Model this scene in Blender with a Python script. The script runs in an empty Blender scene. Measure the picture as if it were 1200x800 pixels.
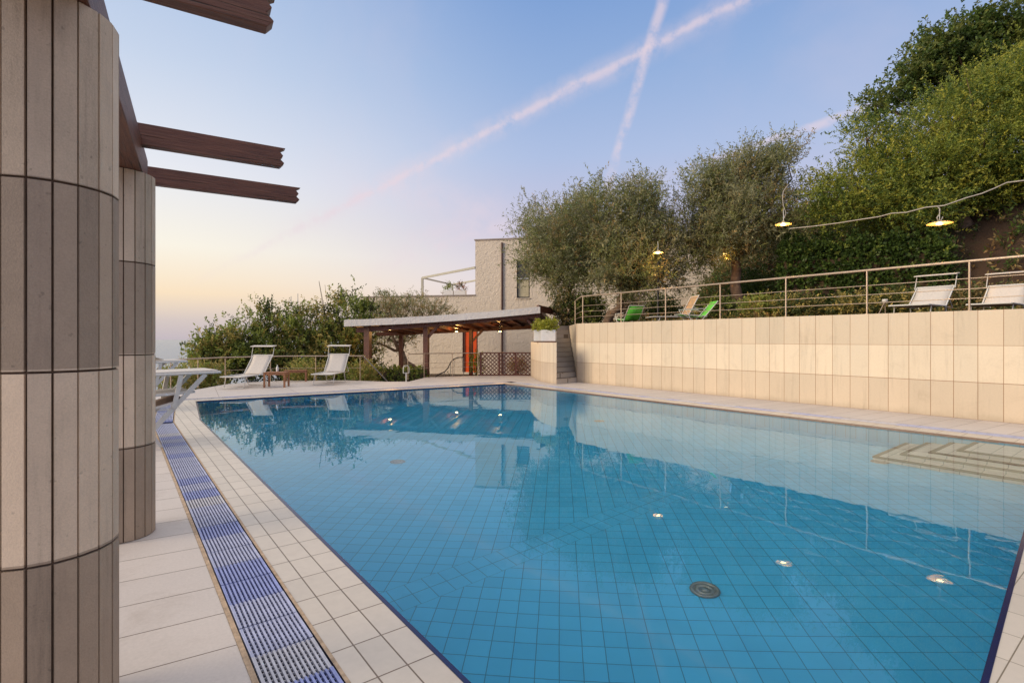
import bpy, bmesh, math, random
import numpy as np
from mathutils import Vector, Matrix
R = math.radians
random.seed(7)
rng = np.random.default_rng(11)
sc = bpy.context.scene
col = sc.collection

# ------------------------------------------------------------------ camera
YAW = R(37.2); F = 608.0; HZ = 397.0; H = 1.5
cam_d = bpy.data.cameras.new('camera'); cam = bpy.data.objects.new('camera', cam_d); col.objects.link(cam)
cam.location = (0, 0, H); cam.rotation_euler = (R(90), 0, -YAW)
cam_d.sensor_width = 36; cam_d.lens = F / 1200 * 36; cam_d.shift_y = -3 / 1200
cam_d.clip_start = .05; cam_d.clip_end = 200000
sc.camera = cam
sc.render.resolution_x = 1024; sc.render.resolution_y = 682
sc.view_settings.view_transform = 'Standard'; sc.view_settings.look = 'None'
sc.view_settings.gamma = 1; sc.view_settings.exposure = 0.1
sc.view_settings.use_curve_mapping = False
try:
    sc.cycles.use_denoising = True
    sc.cycles.denoiser = 'OPENIMAGEDENOISE'
    sc.cycles.denoising_prefilter = 'ACCURATE'
except Exception: pass
sc.cycles.max_bounces = 9; sc.cycles.diffuse_bounces = 3; sc.cycles.glossy_bounces = 3
sc.cycles.transparent_max_bounces = 8; sc.cycles.caustics_reflective = False; sc.cycles.caustics_refractive = True; sc.cycles.transmission_bounces = 6

def lin(r, g, b):
    f = lambda c: (c / 255 / 12.92) if c / 255 <= .04045 else ((c / 255 + .055) / 1.055) ** 2.4
    return (f(r), f(g), f(b), 1)
def ray(px, py):
    r = (px - 600) / F; u = (HZ - py) / F
    c, s = math.cos(YAW), math.sin(YAW)
    return Vector((s + c * r, c - s * r, u)).normalized()
def at(px, py, D=None, z=None):
    """point seen at a pixel of the survey photograph, for a depth or for a height"""
    r = (px - 600) / F; u = (HZ - py) / F
    if D is None: D = (z - H) / u
    c, s = math.cos(YAW), math.sin(YAW)
    return Vector(((s + c * r) * D, (c - s * r) * D, H + u * D))

# ------------------------------------------------------------------ node helpers
class NT:
    def __init__(s, tree): s.t = tree; s.n = tree.nodes; s.l = tree.links
    def node(s, typ, **kw):
        n = s.n.new(typ)
        for k, v in kw.items(): setattr(n, k, v)
        return n
    def put(s, sock, v):
        if v is None: return
        if isinstance(v, bpy.types.NodeSocket): s.l.new(v, sock)
        else: sock.default_value = v
    def m(s, op, a, b=None, c=None, clamp=False):
        n = s.node('ShaderNodeMath', operation=op, use_clamp=clamp)
        s.put(n.inputs[0], a); s.put(n.inputs[1], b)
        if c is not None: s.put(n.inputs[2], c)
        return n.outputs[0]
    def vm(s, op, a, b=None):
        n = s.node('ShaderNodeVectorMath', operation=op)
        s.put(n.inputs[0], a); s.put(n.inputs[1], b)
        return n.outputs['Value'] if op in ('DOT_PRODUCT', 'LENGTH') else n.outputs[0]
    def mix(s, f, a, b, blend='MIX'):
        n = s.node('ShaderNodeMix', data_type='RGBA', blend_type=blend)
        s.put(n.inputs[0], f); s.put(n.inputs[6], a); s.put(n.inputs[7], b)
        return n.outputs[2]
    def ramp(s, f, stops, interp='LINEAR'):
        n = s.node('ShaderNodeValToRGB'); cr = n.color_ramp; cr.interpolation = interp
        while len(cr.elements) < len(stops): cr.elements.new(.5)
        for e, (p, c) in zip(cr.elements, stops): e.position = p; e.color = c
        s.put(n.inputs[0], f); return n.outputs[0]
    def noise(s, vec, scale, detail=4, rough=.55, dist=0, typ='Fac'):
        n = s.node('ShaderNodeTexNoise'); s.put(n.inputs['Vector'], vec)
        n.inputs['Scale'].default_value = scale; n.inputs['Detail'].default_value = detail
        n.inputs['Roughness'].default_value = rough; n.inputs['Distortion'].default_value = dist
        return n.outputs[0 if typ == 'Fac' else 1]
    def sstep(s, v, a, b):
        n = s.node('ShaderNodeMapRange', interpolation_type='SMOOTHSTEP')
        s.put(n.inputs[0], v); n.inputs[1].default_value = a; n.inputs[2].default_value = b
        return n.outputs[0]

# ------------------------------------------------------------------ sky
SUN_AZ, SUN_EL = R(-74), R(13)       # bearing from +Y towards -X
w = bpy.data.worlds.new('World'); sc.world = w; w.use_nodes = True
t = NT(w.node_tree); t.n.clear()
tc = t.node('ShaderNodeTexCoord'); gen = t.vm('NORMALIZE', tc.outputs['Generated'])
sep = t.node('ShaderNodeSeparateXYZ'); t.put(sep.inputs[0], gen)
zz = t.m('MAXIMUM', sep.outputs[2], 0.0)
hor = t.node('ShaderNodeCombineXYZ'); t.put(hor.inputs[0], sep.outputs[0]); t.put(hor.inputs[1], sep.outputs[1])
hn = t.vm('NORMALIZE', hor.outputs[0])
GA = R(-22)
az = t.vm('DOT_PRODUCT', hn, (math.sin(GA), math.cos(GA), 0))
away = t.ramp(zz, [(0, lin(222, 200, 200)), (.10, lin(230, 219, 225)), (.20, lin(205, 200, 222)), (.33, lin(176, 193, 228)), (.45, lin(150, 178, 222)), (.57, lin(124, 160, 214)), (.80, (1.1,1.06,1.04,1)), (1, (1.4,1.28,1.15,1))])  # last two stops: zenith above the frame brightened as added fill light
tow = t.ramp(zz, [(0, lin(196, 186, 194)), (.03, lin(214, 200, 196)), (.075, lin(254, 229, 194)), (.15, (1.0, .94, .80, 1)), (.27, lin(236, 238, 244)), (.42, lin(202, 216, 238)), (.57, lin(172, 195, 230)), (.80, (1.15,1.1,1.06,1)), (1, (1.4,1.28,1.15,1))])  # same added zenith fill in the last two stops
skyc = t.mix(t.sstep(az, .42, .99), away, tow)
# broad bright glow added round the out-of-frame sun for extra light from the left
sd = Vector((math.sin(SUN_AZ) * math.cos(SUN_EL * .5), math.cos(SUN_AZ) * math.cos(SUN_EL * .5), math.sin(SUN_EL * .5)))
gl = t.m('POWER', t.m('MAXIMUM', t.vm('DOT_PRODUCT', gen, tuple(sd)), 0.0), 22.0)
skyc = t.mix(t.m('MULTIPLY', gl, .9, clamp=True), skyc, (1.9, 1.35, .8, 1))
# faint uneven high cloud
nz = t.noise(gen, 2.2, 5, .6, .4)
skyc = t.mix(t.m('MULTIPLY', t.sstep(nz, .45, .75), .16), skyc, lin(235, 215, 222))
def trail(p1, p2, width, strength, a, b, soft=.5, colr=lin(236, 216, 224), waver=.010):
    global skyc
    d1, d2 = ray(*p1), ray(*p2); nrm = d1.cross(d2).normalized(); along = (d2 - d1).normalized()
    wob = t.m('MULTIPLY', t.m('SUBTRACT', t.noise(gen, 14, 3, .6), .5), waver * 2)
    dist = t.m('ABSOLUTE', t.m('ADD', t.vm('DOT_PRODUCT', gen, tuple(nrm)), wob))
    core = t.m('SUBTRACT', 1.0, t.sstep(dist, width * (1 - soft), width))
    pos = t.vm('DOT_PRODUCT', gen, tuple(along)); s0 = d1.dot(along); s1 = d2.dot(along)
    fade = t.m('MULTIPLY', t.sstep(pos, s0 + (s1 - s0) * a[0], s0 + (s1 - s0) * a[1]), t.m('SUBTRACT', 1.0, t.sstep(pos, s0 + (s1 - s0) * b[0], s0 + (s1 - s0) * b[1])))
    brk = t.sstep(t.noise(gen, 26, 4, .65), .25, .62)
    f = t.m('MULTIPLY', t.m('MULTIPLY', core, fade), t.m('MULTIPLY', brk, strength), clamp=True)
    front = t.m('GREATER_THAN', t.vm('DOT_PRODUCT', gen, tuple((d1 + d2).normalized())), 0.3)
    skyc = t.mix(t.m('MULTIPLY', f, front), skyc, colr)
trail((870, 0), (340, 275), .010, .55, (-.25, -.1), (.8, 1.25), .95)
trail((870, 0), (340, 275), .030, .30, (-.25, 0), (.8, 1.2), .95)
trail((777, 0), (712, 216), .013, .62, (-.5, -.3), (.97, 1.10), .9, waver=.005)
trail((1020, 127), (470, 305), .010, .55, (-.1, .0), (.25, .36), .9)
trail((1020, 127), (470, 305), .018, .34, (.3, .5), (.9, 1.1), .95, waver=.02)
trail((420, 215), (640, 262), .05, .22, (-.1, .3), (.6, 1.0), .98, waver=.03)
trail((440, 318), (600, 225), .03, .22, (-.1, .3), (.6, 1.0), .98, waver=.03)
nish = t.node('ShaderNodeTexSky', sky_type='NISHITA'); nish.sun_disc = False
nish.sun_elevation = SUN_EL; nish.sun_rotation = SUN_AZ
mixn = t.node('ShaderNodeVectorMath', operation='SCALE'); t.put(mixn.inputs[0], nish.outputs[0]); mixn.inputs[3].default_value = .06
skyc = t.mix(.10, skyc, mixn.outputs[0])
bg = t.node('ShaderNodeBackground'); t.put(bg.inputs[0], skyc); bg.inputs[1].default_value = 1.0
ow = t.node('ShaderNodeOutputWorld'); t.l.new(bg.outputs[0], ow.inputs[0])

sun_d = bpy.data.lights.new('sun', 'SUN'); sun = bpy.data.objects.new('sun', sun_d); col.objects.link(sun)
sun_d.energy = 2.5; sun_d.angle = R(28); sun_d.color = (1, .83, .60)
SE = R(17)
dv = Vector((math.sin(SUN_AZ) * math.cos(SE), math.cos(SUN_AZ) * math.cos(SE), math.sin(SE)))
sun.rotation_euler = dv.to_track_quat('Z', 'Y').to_euler()

# ------------------------------------------------------------------ materials
def base_mat(name):
    m = bpy.data.materials.new(name); m.use_nodes = True
    t = NT(m.node_tree); t.n.clear()
    o = t.node('ShaderNodeOutputMaterial'); b = t.node('ShaderNodeBsdfPrincipled'); t.l.new(b.outputs[0], o.inputs[0])
    return m, t, b, o
def bump(t, b, h, strength=.3, dist=.01):
    n = t.node('ShaderNodeBump'); n.inputs['Strength'].default_value = strength; n.inputs['Distance'].default_value = dist
    t.put(n.inputs['Height'], h); t.l.new(n.outputs[0], b.inputs['Normal'])
def mat(name, c, rough=.6, var=.15, scale=8, bmp=.0, metal=0, bscale=60, spec=.5, c2=None):
    m, t, b, o = base_mat(name); tc = t.node('ShaderNodeTexCoord').outputs['Object']
    nz = t.noise(tc, scale, 5, .6)
    c = (*c[:3], 1); d = tuple(x * (1 - var * 1.6) for x in c[:3]) + (1,) if c2 is None else (*c2[:3], 1)
    u = tuple(min(1, x * (1 + var * .6)) for x in c[:3]) + (1,)
    t.put(b.inputs['Base Color'], t.ramp(nz, [(.3, d), (.7, u)]))
    b.inputs['Roughness'].default_value = rough; b.inputs['Metallic'].default_value = metal
    b.inputs['Specular IOR Level'].default_value = spec
    if bmp: bump(t, b, t.noise(tc, bscale, 4, .6), bmp, .01)
    return m
def emit(name, c, s):
    m = bpy.data.materials.new(name); m.use_nodes = True; t = NT(m.node_tree); t.n.clear()
    o = t.node('ShaderNodeOutputMaterial'); e = t.node('ShaderNodeEmission'); e.inputs[0].default_value = (*c, 1); e.inputs[1].default_value = s
    t.l.new(e.outputs[0], o.inputs[0]); return m
def tile_mat(name, c1, c2, bw, rh, mortar, mc, axes='XY', rot=0, off=(0, 0), rough=.45, courses=None, var=.12, bmp=.35, offset=0, mott=14, spec=.5, dirt=.0, streak=0.0):
    m, t, b, o = base_mat(name); tc = t.node('ShaderNodeTexCoord').outputs['Object']
    s = t.node('ShaderNodeSeparateXYZ'); t.put(s.inputs[0], tc)
    cb = t.node('ShaderNodeCombineXYZ')
    ax = {'X': 0, 'Y': 1, 'Z': 2}
    t.put(cb.inputs[0], s.outputs[ax[axes[0]]]); t.put(cb.inputs[1], s.outputs[ax[axes[1]]])
    mp = t.node('ShaderNodeMapping'); t.put(mp.inputs[0], cb.outputs[0]); mp.inputs[1].default_value = (off[0], off[1], 0); mp.inputs[2].default_value = (0, 0, rot)
    br = t.node('ShaderNodeTexBrick'); br.offset = offset; br.squash = 1; t.put(br.inputs['Vector'], mp.outputs[0])
    br.inputs['Scale'].default_value = 1; br.inputs['Brick Width'].default_value = bw; br.inputs['Row Height'].default_value = rh
    br.inputs['Mortar Size'].default_value = mortar; br.inputs['Mortar Smooth'].default_value = .2; br.inputs['Bias'].default_value = 0
    br.inputs['Color1'].default_value = (*c1, 1); br.inputs['Color2'].default_value = (*c2, 1); br.inputs['Mortar'].default_value = (*mc, 1)
    colr = br.outputs[0]
    nz = t.noise(tc, mott, 6, .65); nl = t.noise(tc, .9, 3, .6)
    k = t.m('ADD', t.m('MULTIPLY', t.m('SUBTRACT', nz, .5), var * 2), t.m('MULTIPLY', t.m('SUBTRACT', nl, .5), var * 1.6))
    k = t.m('ADD', 1.0, k)
    kk = t.node('ShaderNodeCombineXYZ')
    for i in range(3): t.put(kk.inputs[i], k)
    colr = t.mix(1.0, colr, kk.outputs[0], 'MULTIPLY')
    if courses:
        f = t.m('DIVIDE', s.outputs[2], 4.0)
        cr = t.ramp(f, [(z / 4.0, (*c, 1)) for z, c in courses], 'CONSTANT')
        colr = t.mix(1.0, colr, cr, 'MULTIPLY')
    if streak:
        ms = t.node('ShaderNodeMapping'); t.put(ms.inputs[0], tc); ms.inputs[3].default_value = (5, 5, .35)
        topf = t.sstep(t.noise(ms.outputs[0], 1.6, 6, .75), .50, .78)
        colr = t.mix(t.m('MULTIPLY', topf, streak), colr, (.20, .15, .10, 1))
        basef = t.m('MULTIPLY', t.m('SUBTRACT', 1.0, t.sstep(t.m('ADD', s.outputs[2], t.m('MULTIPLY', t.noise(tc, 3, 4, .7), .22)), .08, .26)), .35)
        colr = t.mix(basef, colr, (.24, .18, .12, 1))
    if dirt:
        colr = t.mix(t.m('MULTIPLY', t.sstep(t.noise(tc, 2.3, 5, .7, .5), .52, .72), dirt), colr, (.22, .15, .09, 1))
    t.put(b.inputs['Base Color'], colr); b.inputs['Roughness'].default_value = rough; b.inputs['Specular IOR Level'].default_value = spec
    h = t.m('ADD', t.m('MULTIPLY', t.m('SUBTRACT', 1.0, br.outputs[1]), 1.0), t.m('MULTIPLY', t.noise(tc, 90, 4, .6), .25))
    bump(t, b, h, bmp, .004)
    return m

T = .69
COUR = [(0, (.84, .80, .75)), (T, (1, .98, .93)), (2 * T, (.87, .83, .77)), (3 * T, (.9, .86, .8))]
M = {}
M['paving'] = tile_mat('pale_slab_paving', (.60, .53, .48), (.54, .48, .44), 1.9, .371, .0035, (.16, .12, .09), rot=R(5.7), off=(1.35, .09), rough=.6, var=.15, bmp=.9, dirt=.20, mott=55)
M['coping'] = tile_mat('cream_coping_tiles', (.62, .54, .45), (.56, .49, .41), .1433, .30, .0042, (.17, .12, .08), off=(.0866, .21), rough=.35, var=.10, dirt=.12)
M['coping_x'] = tile_mat('cream_coping_tiles_cross', (.62, .54, .45), (.56, .49, .41), .30, .1433, .003, (.20, .16, .11), off=(0, .05), rough=.35, var=.08)
M['strip'] = mat('sandy_grout_strip', (.50, .36, .24), .8, .25, 20, .4)
M['wall_tile'] = tile_mat('cream_wall_tiles', (.71, .605, .48), (.62, .54, .435), .3515, T, .005, (.30, .16, .08), 'YZ', off=(.02, 0), rough=.5, courses=COUR, var=.09, mott=30, bmp=.3, dirt=.12, streak=.30)
M['block_tile'] = tile_mat('cream_block_tiles', (.66, .57, .47), (.58, .50, .42), .20, T, .004, (.34, .22, .13), 'YZ', rough=.5, courses=COUR, var=.09, mott=30, streak=.25)
M['step_tile'] = tile_mat('grey_step_tiles', (.50, .44, .38), (.42, .37, .32), .4, .17, .004, (.15, .12, .1), 'YZ', off=(.1, .0), rough=.6, offset=.5)
M['navy'] = mat('navy_edge_tile', (.006, .01, .075), .2, .2, 30)
M['maroon'] = mat('brown_step_nosing', (.012, .006, .005), .4, .2, 20)
M['grate_l'] = mat('lavender_plastic', (.44, .46, .63), .4, .15, 12)
M['grate_b'] = mat('blue_plastic', (.28, .32, .60), .4, .15, 12)
M['grate_w'] = mat('white_plastic', (.54, .53, .58), .4, .15, 12)
M['channel'] = mat('dark_channel', (.015, .02, .06), .5, .2, 12)
M['white_metal'] = mat('white_painted_metal', (.62, .60, .56), .35, .06, 12)
M['fabric'] = mat('cream_sling_fabric', (.60, .55, .50), .85, .08, 30, .3, bscale=300)
M['fabric_tan'] = mat('tan_sling_fabric', (.45, .30, .17), .85, .08, 30, .3, bscale=300)
M['fabric_brown'] = mat('dusky_sling_fabric', (.36, .25, .19), .85, .08, 30, .3, bscale=300)
M['green'] = mat('green_sling_fabric', (.12, .55, .05), .7, .08, 30, .2, bscale=300)
M['steel'] = mat('brushed_steel', (.50, .38, .28), .38, .12, 20, 0, metal=.5)
M['steel_dark'] = mat('grey_steel', (.30, .27, .25), .4, .12, 20, 0, metal=.6)
M['wood'] = mat('teak_wood', (.34, .15, .07), .55, .3, 18, .2)
M['darkwood'] = mat('dark_stained_wood', (.125, .042, .026), .5, .35, 14, .25)
M['ceramic'] = mat('white_planter', (.72, .70, .68), .4, .05, 8)
M['plastic_dark'] = mat('black_plastic', (.02, .02, .022), .4, .2, 8)
M['terracotta'] = mat('terracotta', (.42, .17, .08), .7, .2, 14, .2)
M['rock'] = mat('orange_rock', (.38, .19, .10), .85, .35, 6, .8, bscale=12)
M['enamel'] = mat('cream_enamel', (.50, .38, .20), .4, .1, 8)
M['cable'] = mat('pale_cable', (.42, .38, .33), .6, .15, 8)
M['frame_metal'] = mat('greenish_grey_metal', (.42, .40, .33), .5, .1, 8)
M['bulb'] = emit('lit_bulb', (1, .68, .28), 12)
M['bulb_dim'] = emit('lit_bulb_dim', (1, .62, .18), 9)

def wood_beam():
    m, t, b, o = base_mat('reddish_brown_beam_wood'); tc = t.node('ShaderNodeTexCoord').outputs['Object']
    mp = t.node('ShaderNodeMapping'); t.put(mp.inputs[0], tc); mp.inputs[3].default_value = (2, 40, 40)
    n = t.noise(mp.outputs[0], 1.5, 6, .7, .6); n2 = t.noise(tc, 3, 3)
    c = t.ramp(n, [(.3, (.09, .030, .018, 1)), (.5, (.18, .065, .036, 1)), (.72, (.27, .11, .06, 1))])
    c = t.mix(t.m('MULTIPLY', n2, .5), c, (.05, .02, .014, 1))
    mc = t.node('ShaderNodeMapping'); t.put(mc.inputs[0], tc); mc.inputs[3].default_value = (1.1, 60, 60)
    crk = t.sstep(t.noise(mc.outputs[0], 1.0, 3, .5, .3), .64, .70); c = t.mix(t.m('MULTIPLY', crk, .8), c, (.015, .006, .004, 1))
    t.put(b.inputs['Base Color'], c); b.inputs['Roughness'].default_value = .5
    bump(t, b, t.m('SUBTRACT', n, crk), .7, .008); return m
M['beam'] = wood_beam()

def column_tile():
    m, t, b, o = base_mat('column_tiles'); tc = t.node('ShaderNodeTexCoord').outputs['Object']
    s = t.node('ShaderNodeSeparateXYZ'); t.put(s.inputs[0], tc)
    cr = t.ramp(t.m('DIVIDE', s.outputs[2], 4.0), [(0, (.37, .275, .195, 1)), (T / 4, (.66, .515, .375, 1)), (2 * T / 4, (.41, .31, .225, 1)), (3 * T / 4, (.62, .485, .355, 1))], 'CONSTANT')
    n1 = t.noise(tc, 5, 6, .7); n2 = t.noise(tc, 160, 3, .6)
    ms = t.node('ShaderNodeMapping'); t.put(ms.inputs[0], tc); ms.inputs[3].default_value = (16, 16, 1.1)
    stn = t.m('MULTIPLY', t.sstep(t.noise(ms.outputs[0], 1.0, 5, .7), .5, .75), .22); spk = t.m('MULTIPLY', t.sstep(t.noise(tc, 34, 2, .5), .68, .76), .25)
    at_ = t.node('ShaderNodeAttribute', attribute_name='tone')
    k = t.m('ADD', t.m('ADD', .78, t.m('MULTIPLY', n1, .42)), t.m('MULTIPLY', t.m('SUBTRACT', at_.outputs['Fac'], .5), .40))
    k = t.m('SUBTRACT', t.m('SUBTRACT', t.m('ADD', k, t.m('MULTIPLY', t.m('SUBTRACT', n2, .5), .35)), stn), spk)
    kk = t.node('ShaderNodeCombineXYZ')
    for i in range(3): t.put(kk.inputs[i], k)
    t.put(b.inputs['Base Color'], t.mix(1.0, cr, kk.outputs[0], 'MULTIPLY')); b.inputs['Roughness'].default_value = .6
    bump(t, b, t.m('ADD', n2, n1), .35, .004); return m
M['column'] = column_tile()
M['column_joint'] = mat('dark_joint', (.11, .07, .048), .9, .3, 30)

def stucco(name, c, sc_=5.5, st=1.0, bd=.13):
    m, t, b, o = base_mat(name); tc = t.node('ShaderNodeTexCoord').outputs['Object']
    n = t.noise(tc, sc_, 5, .6, .8); n2 = t.noise(tc, .4, 4, .6); n3 = t.noise(tc, sc_ * 3, 3, .6)
    cc = t.ramp(n2, [(.3, tuple(x * .86 for x in c) + (1,)), (.7, (*c, 1))])
    t.put(b.inputs['Base Color'], cc); b.inputs['Roughness'].default_value = .85
    bump(t, b, t.m('ADD', n, t.m('MULTIPLY', n3, .4)), st, bd); return m
M['stucco'] = stucco('rough_cream_stucco', (.75, .64, .52), 4.6, .85, .07)
M['roof_white'] = stucco('white_canopy_edge', (.74, .70, .66), 7, .3)

def leaf_mat(name, c, tr=.35, rough=.5, var=.45):
    m = bpy.data.materials.new(name); m.use_nodes = True; t = NT(m.node_tree); t.n.clear()
    o = t.node('ShaderNodeOutputMaterial'); tc = t.node('ShaderNodeTexCoord').outputs['Object']
    ge = t.node('ShaderNodeNewGeometry')
    ri = ge.outputs['Random Per Island']
    n = t.noise(tc, 1.3, 4, .65)
    k = t.m('ADD', t.m('MULTIPLY', ri, .6), t.m('MULTIPLY', n, .7))
    cc = t.ramp(k, [(.25, tuple(x * (1 - var) for x in c) + (1,)), (.65, (*c, 1)), (1.05, (min(1, c[0] * 1.7), min(1, c[1] * 1.5), c[2] * 1.25, 1))])
    b = t.node('ShaderNodeBsdfPrincipled'); t.put(b.inputs['Base Color'], cc); b.inputs['Roughness'].default_value = rough; b.inputs['Specular IOR Level'].default_value = .3
    tl = t.node('ShaderNodeBsdfTranslucent'); t.put(tl.inputs[0], cc)
    mx = t.node('ShaderNodeMixShader'); mx.inputs[0].default_value = tr
    t.l.new(b.outputs[0], mx.inputs[1]); t.l.new(tl.outputs[0], mx.inputs[2]); t.l.new(mx.outputs[0], o.inputs[0]); return m
M['olive_a'] = leaf_mat('olive_leaf_grey', (.28, .285, .165))
M['olive_b'] = leaf_mat('olive_leaf_green', (.20, .225, .085))
M['olive_c'] = leaf_mat('olive_leaf_brown', (.34, .26, .12))
M['oak'] = leaf_mat('dark_oak_leaf', (.085, .14, .032))
M['oak_b'] = leaf_mat('dark_oak_leaf_light', (.14, .17, .04))
M['acacia'] = leaf_mat('fine_green_leaf', (.21, .26, .045))
M['acacia_b'] = leaf_mat('fine_yellow_green_leaf', (.36, .37, .06))
M['ivy'] = leaf_mat('ivy_leaf', (.055, .10, .022))
M['bush_a'] = leaf_mat('bush_leaf_green', (.25, .31, .07))
M['bush_b'] = leaf_mat('bush_leaf_gold', (.40, .34, .11))
M['bush_c'] = leaf_mat('bush_leaf_dark', (.075, .10, .03))
M['dry'] = leaf_mat('dry_grass_blade', (.24, .15, .06))
M['flower'] = leaf_mat('pink_white_petal', (.70, .52, .45))
M['lime'] = leaf_mat('yellow_green_leaf', (.30, .33, .04))
M['bark'] = mat('bark', (.22, .145, .095), .9, .4, 6, 1.0, bscale=18)
M['twig'] = mat('twig', (.11, .07, .04), .9, .3, 6)

def basin():
    m, t, b, o = base_mat('pool_tiles'); tc = t.node('ShaderNodeTexCoord').outputs['Object']
    s = t.node('ShaderNodeSeparateXYZ'); t.put(s.inputs[0], tc)
    ge = t.node('ShaderNodeNewGeometry'); sn = t.node('ShaderNodeSeparateXYZ'); t.put(sn.inputs[0], ge.outputs['Normal'])
    flat = t.m('GREATER_THAN', t.m('ABSOLUTE', sn.outputs[2]), .5)
    def grid(a, bb, size, off=0.0, lw=.0040):
        fa = t.m('FRACT', t.m('ADD', t.m('DIVIDE', a, size), 100.0 + off)); fb = t.m('FRACT', t.m('ADD', t.m('DIVIDE', bb, size), 100.0 + off))
        da = t.m('MINIMUM', fa, t.m('SUBTRACT', 1.0, fa)); db = t.m('MINIMUM', fb, t.m('SUBTRACT', 1.0, fb))
        return t.m('SUBTRACT', 1.0, t.sstep(t.m('MINIMUM', da, db), lw / size * .5, lw / size * 1.1))
    X, Y, Z = s.outputs[0], s.outputs[1], s.outputs[2]
    c5, s5 = math.cos(R(42.4)), math.sin(R(42.4))
    U = t.m('ADD', t.m('MULTIPLY', X, c5), t.m('MULTIPLY', Y, -s5)); V = t.m('ADD', t.m('MULTIPLY', X, s5), t.m('MULTIPLY', Y, c5))
    diag = grid(U, V, .16); band = grid(X, t.m('SUBTRACT', Y, 3.72), .16)
    inb = t.m('MULTIPLY', t.m('GREATER_THAN', Y, 3.72), t.m('LESS_THAN', Y, 4.04))
    g = t.m('ADD', t.m('MULTIPLY', band, inb), t.m('MULTIPLY', diag, t.m('SUBTRACT', 1.0, inb)))
    wallg = grid(t.m('ADD', X, Y), Z, .16)
    g = t.m('ADD', t.m('MULTIPLY', g, flat), t.m('MULTIPLY', wallg, t.m('SUBTRACT', 1.0, flat)), clamp=True)
    n = t.noise(tc, 1.2, 4, .6); nw = t.node('ShaderNodeTexWhiteNoise', noise_dimensions='2D')
    cv = t.node('ShaderNodeCombineXYZ'); t.put(cv.inputs[0], t.m('FLOOR', t.m('DIVIDE', U, .16))); t.put(cv.inputs[1], t.m('FLOOR', t.m('DIVIDE', V, .16))); t.put(nw.inputs['Vector'], cv.outputs[0])
    cc = t.ramp(t.m('ADD', t.m('MULTIPLY', n, .7), t.m('MULTIPLY', nw.outputs[0], .3)), [(.2, (.044, .375, .61, 1)), (.8, (.066, .465, .73, 1))])
    cc = t.mix(t.m('MULTIPLY', g, .75), cc, (.015, .09, .14, 1))
    t.put(b.inputs['Base Color'], cc); b.inputs['Roughness'].default_value = .5; return m
M['basin'] = basin()
M['step_top'] = tile_mat('beige_submerged_tread', (.60, .49, .45), (.56, .46, .42), .21, .21, .005, (.12, .12, .12), rough=.5)

def water():
    m = bpy.data.materials.new('pool_water'); m.use_nodes = True; t = NT(m.node_tree); t.n.clear()
    o = t.node('ShaderNodeOutputMaterial'); tc = t.node('ShaderNodeTexCoord').outputs['Object']
    h = t.m('ADD', t.noise(tc, 1.1, 3, .5, .3), t.m('MULTIPLY', t.noise(tc, 5.5, 3, .5, .2), .10))
    bp = t.node('ShaderNodeBump'); bp.inputs['Strength'].default_value = .07; bp.inputs['Distance'].default_value = .03; t.put(bp.inputs['Height'], h)
    g = t.node('ShaderNodeBsdfGlass'); g.inputs['Color'].default_value = (.86, .975, .99, 1); g.inputs['Roughness'].default_value = 0.0; g.inputs['IOR'].default_value = 1.333
    t.l.new(bp.outputs[0], g.inputs['Normal']); t.l.new(g.outputs[0], o.inputs[0]); return m
M['water'] = water()
def seam():
    m, t, b, o = base_mat('sea_water'); tc = t.node('ShaderNodeTexCoord').outputs['Object']
    b.inputs['Base Color'].default_value = (.12, .16, .22, 1); b.inputs['Roughness'].default_value = .22
    bump(t, b, t.noise(tc, .02, 6, .7), .35, 30); return m
M['sea'] = seam()
def terrain_mat():
    m, t, b, o = base_mat('hillside_soil'); tc = t.node('ShaderNodeTexCoord').outputs['Object']
    n = t.noise(tc, .5, 6, .7); n2 = t.noise(tc, 5, 5, .7)
    c = t.ramp(n, [(.3, (.04, .022, .012, 1)), (.5, (.075, .038, .02, 1)), (.7, (.05, .05, .018, 1))])
    c = t.mix(t.m('MULTIPLY', n2, .6), c, (.04, .025, .014, 1)); t.put(b.inputs['Base Color'], c); b.inputs['Roughness'].default_value = .95
    bump(t, b, t.m('ADD', n2, n), .9, .12); return m
M['terrain'] = terrain_mat()
def glassm():
    m, t, b, o = base_mat('window_glass'); b.inputs['Base Color'].default_value = (.05, .05, .055, 1); b.inputs['Roughness'].default_value = .05; return m
M['glass'] = glassm()

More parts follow.
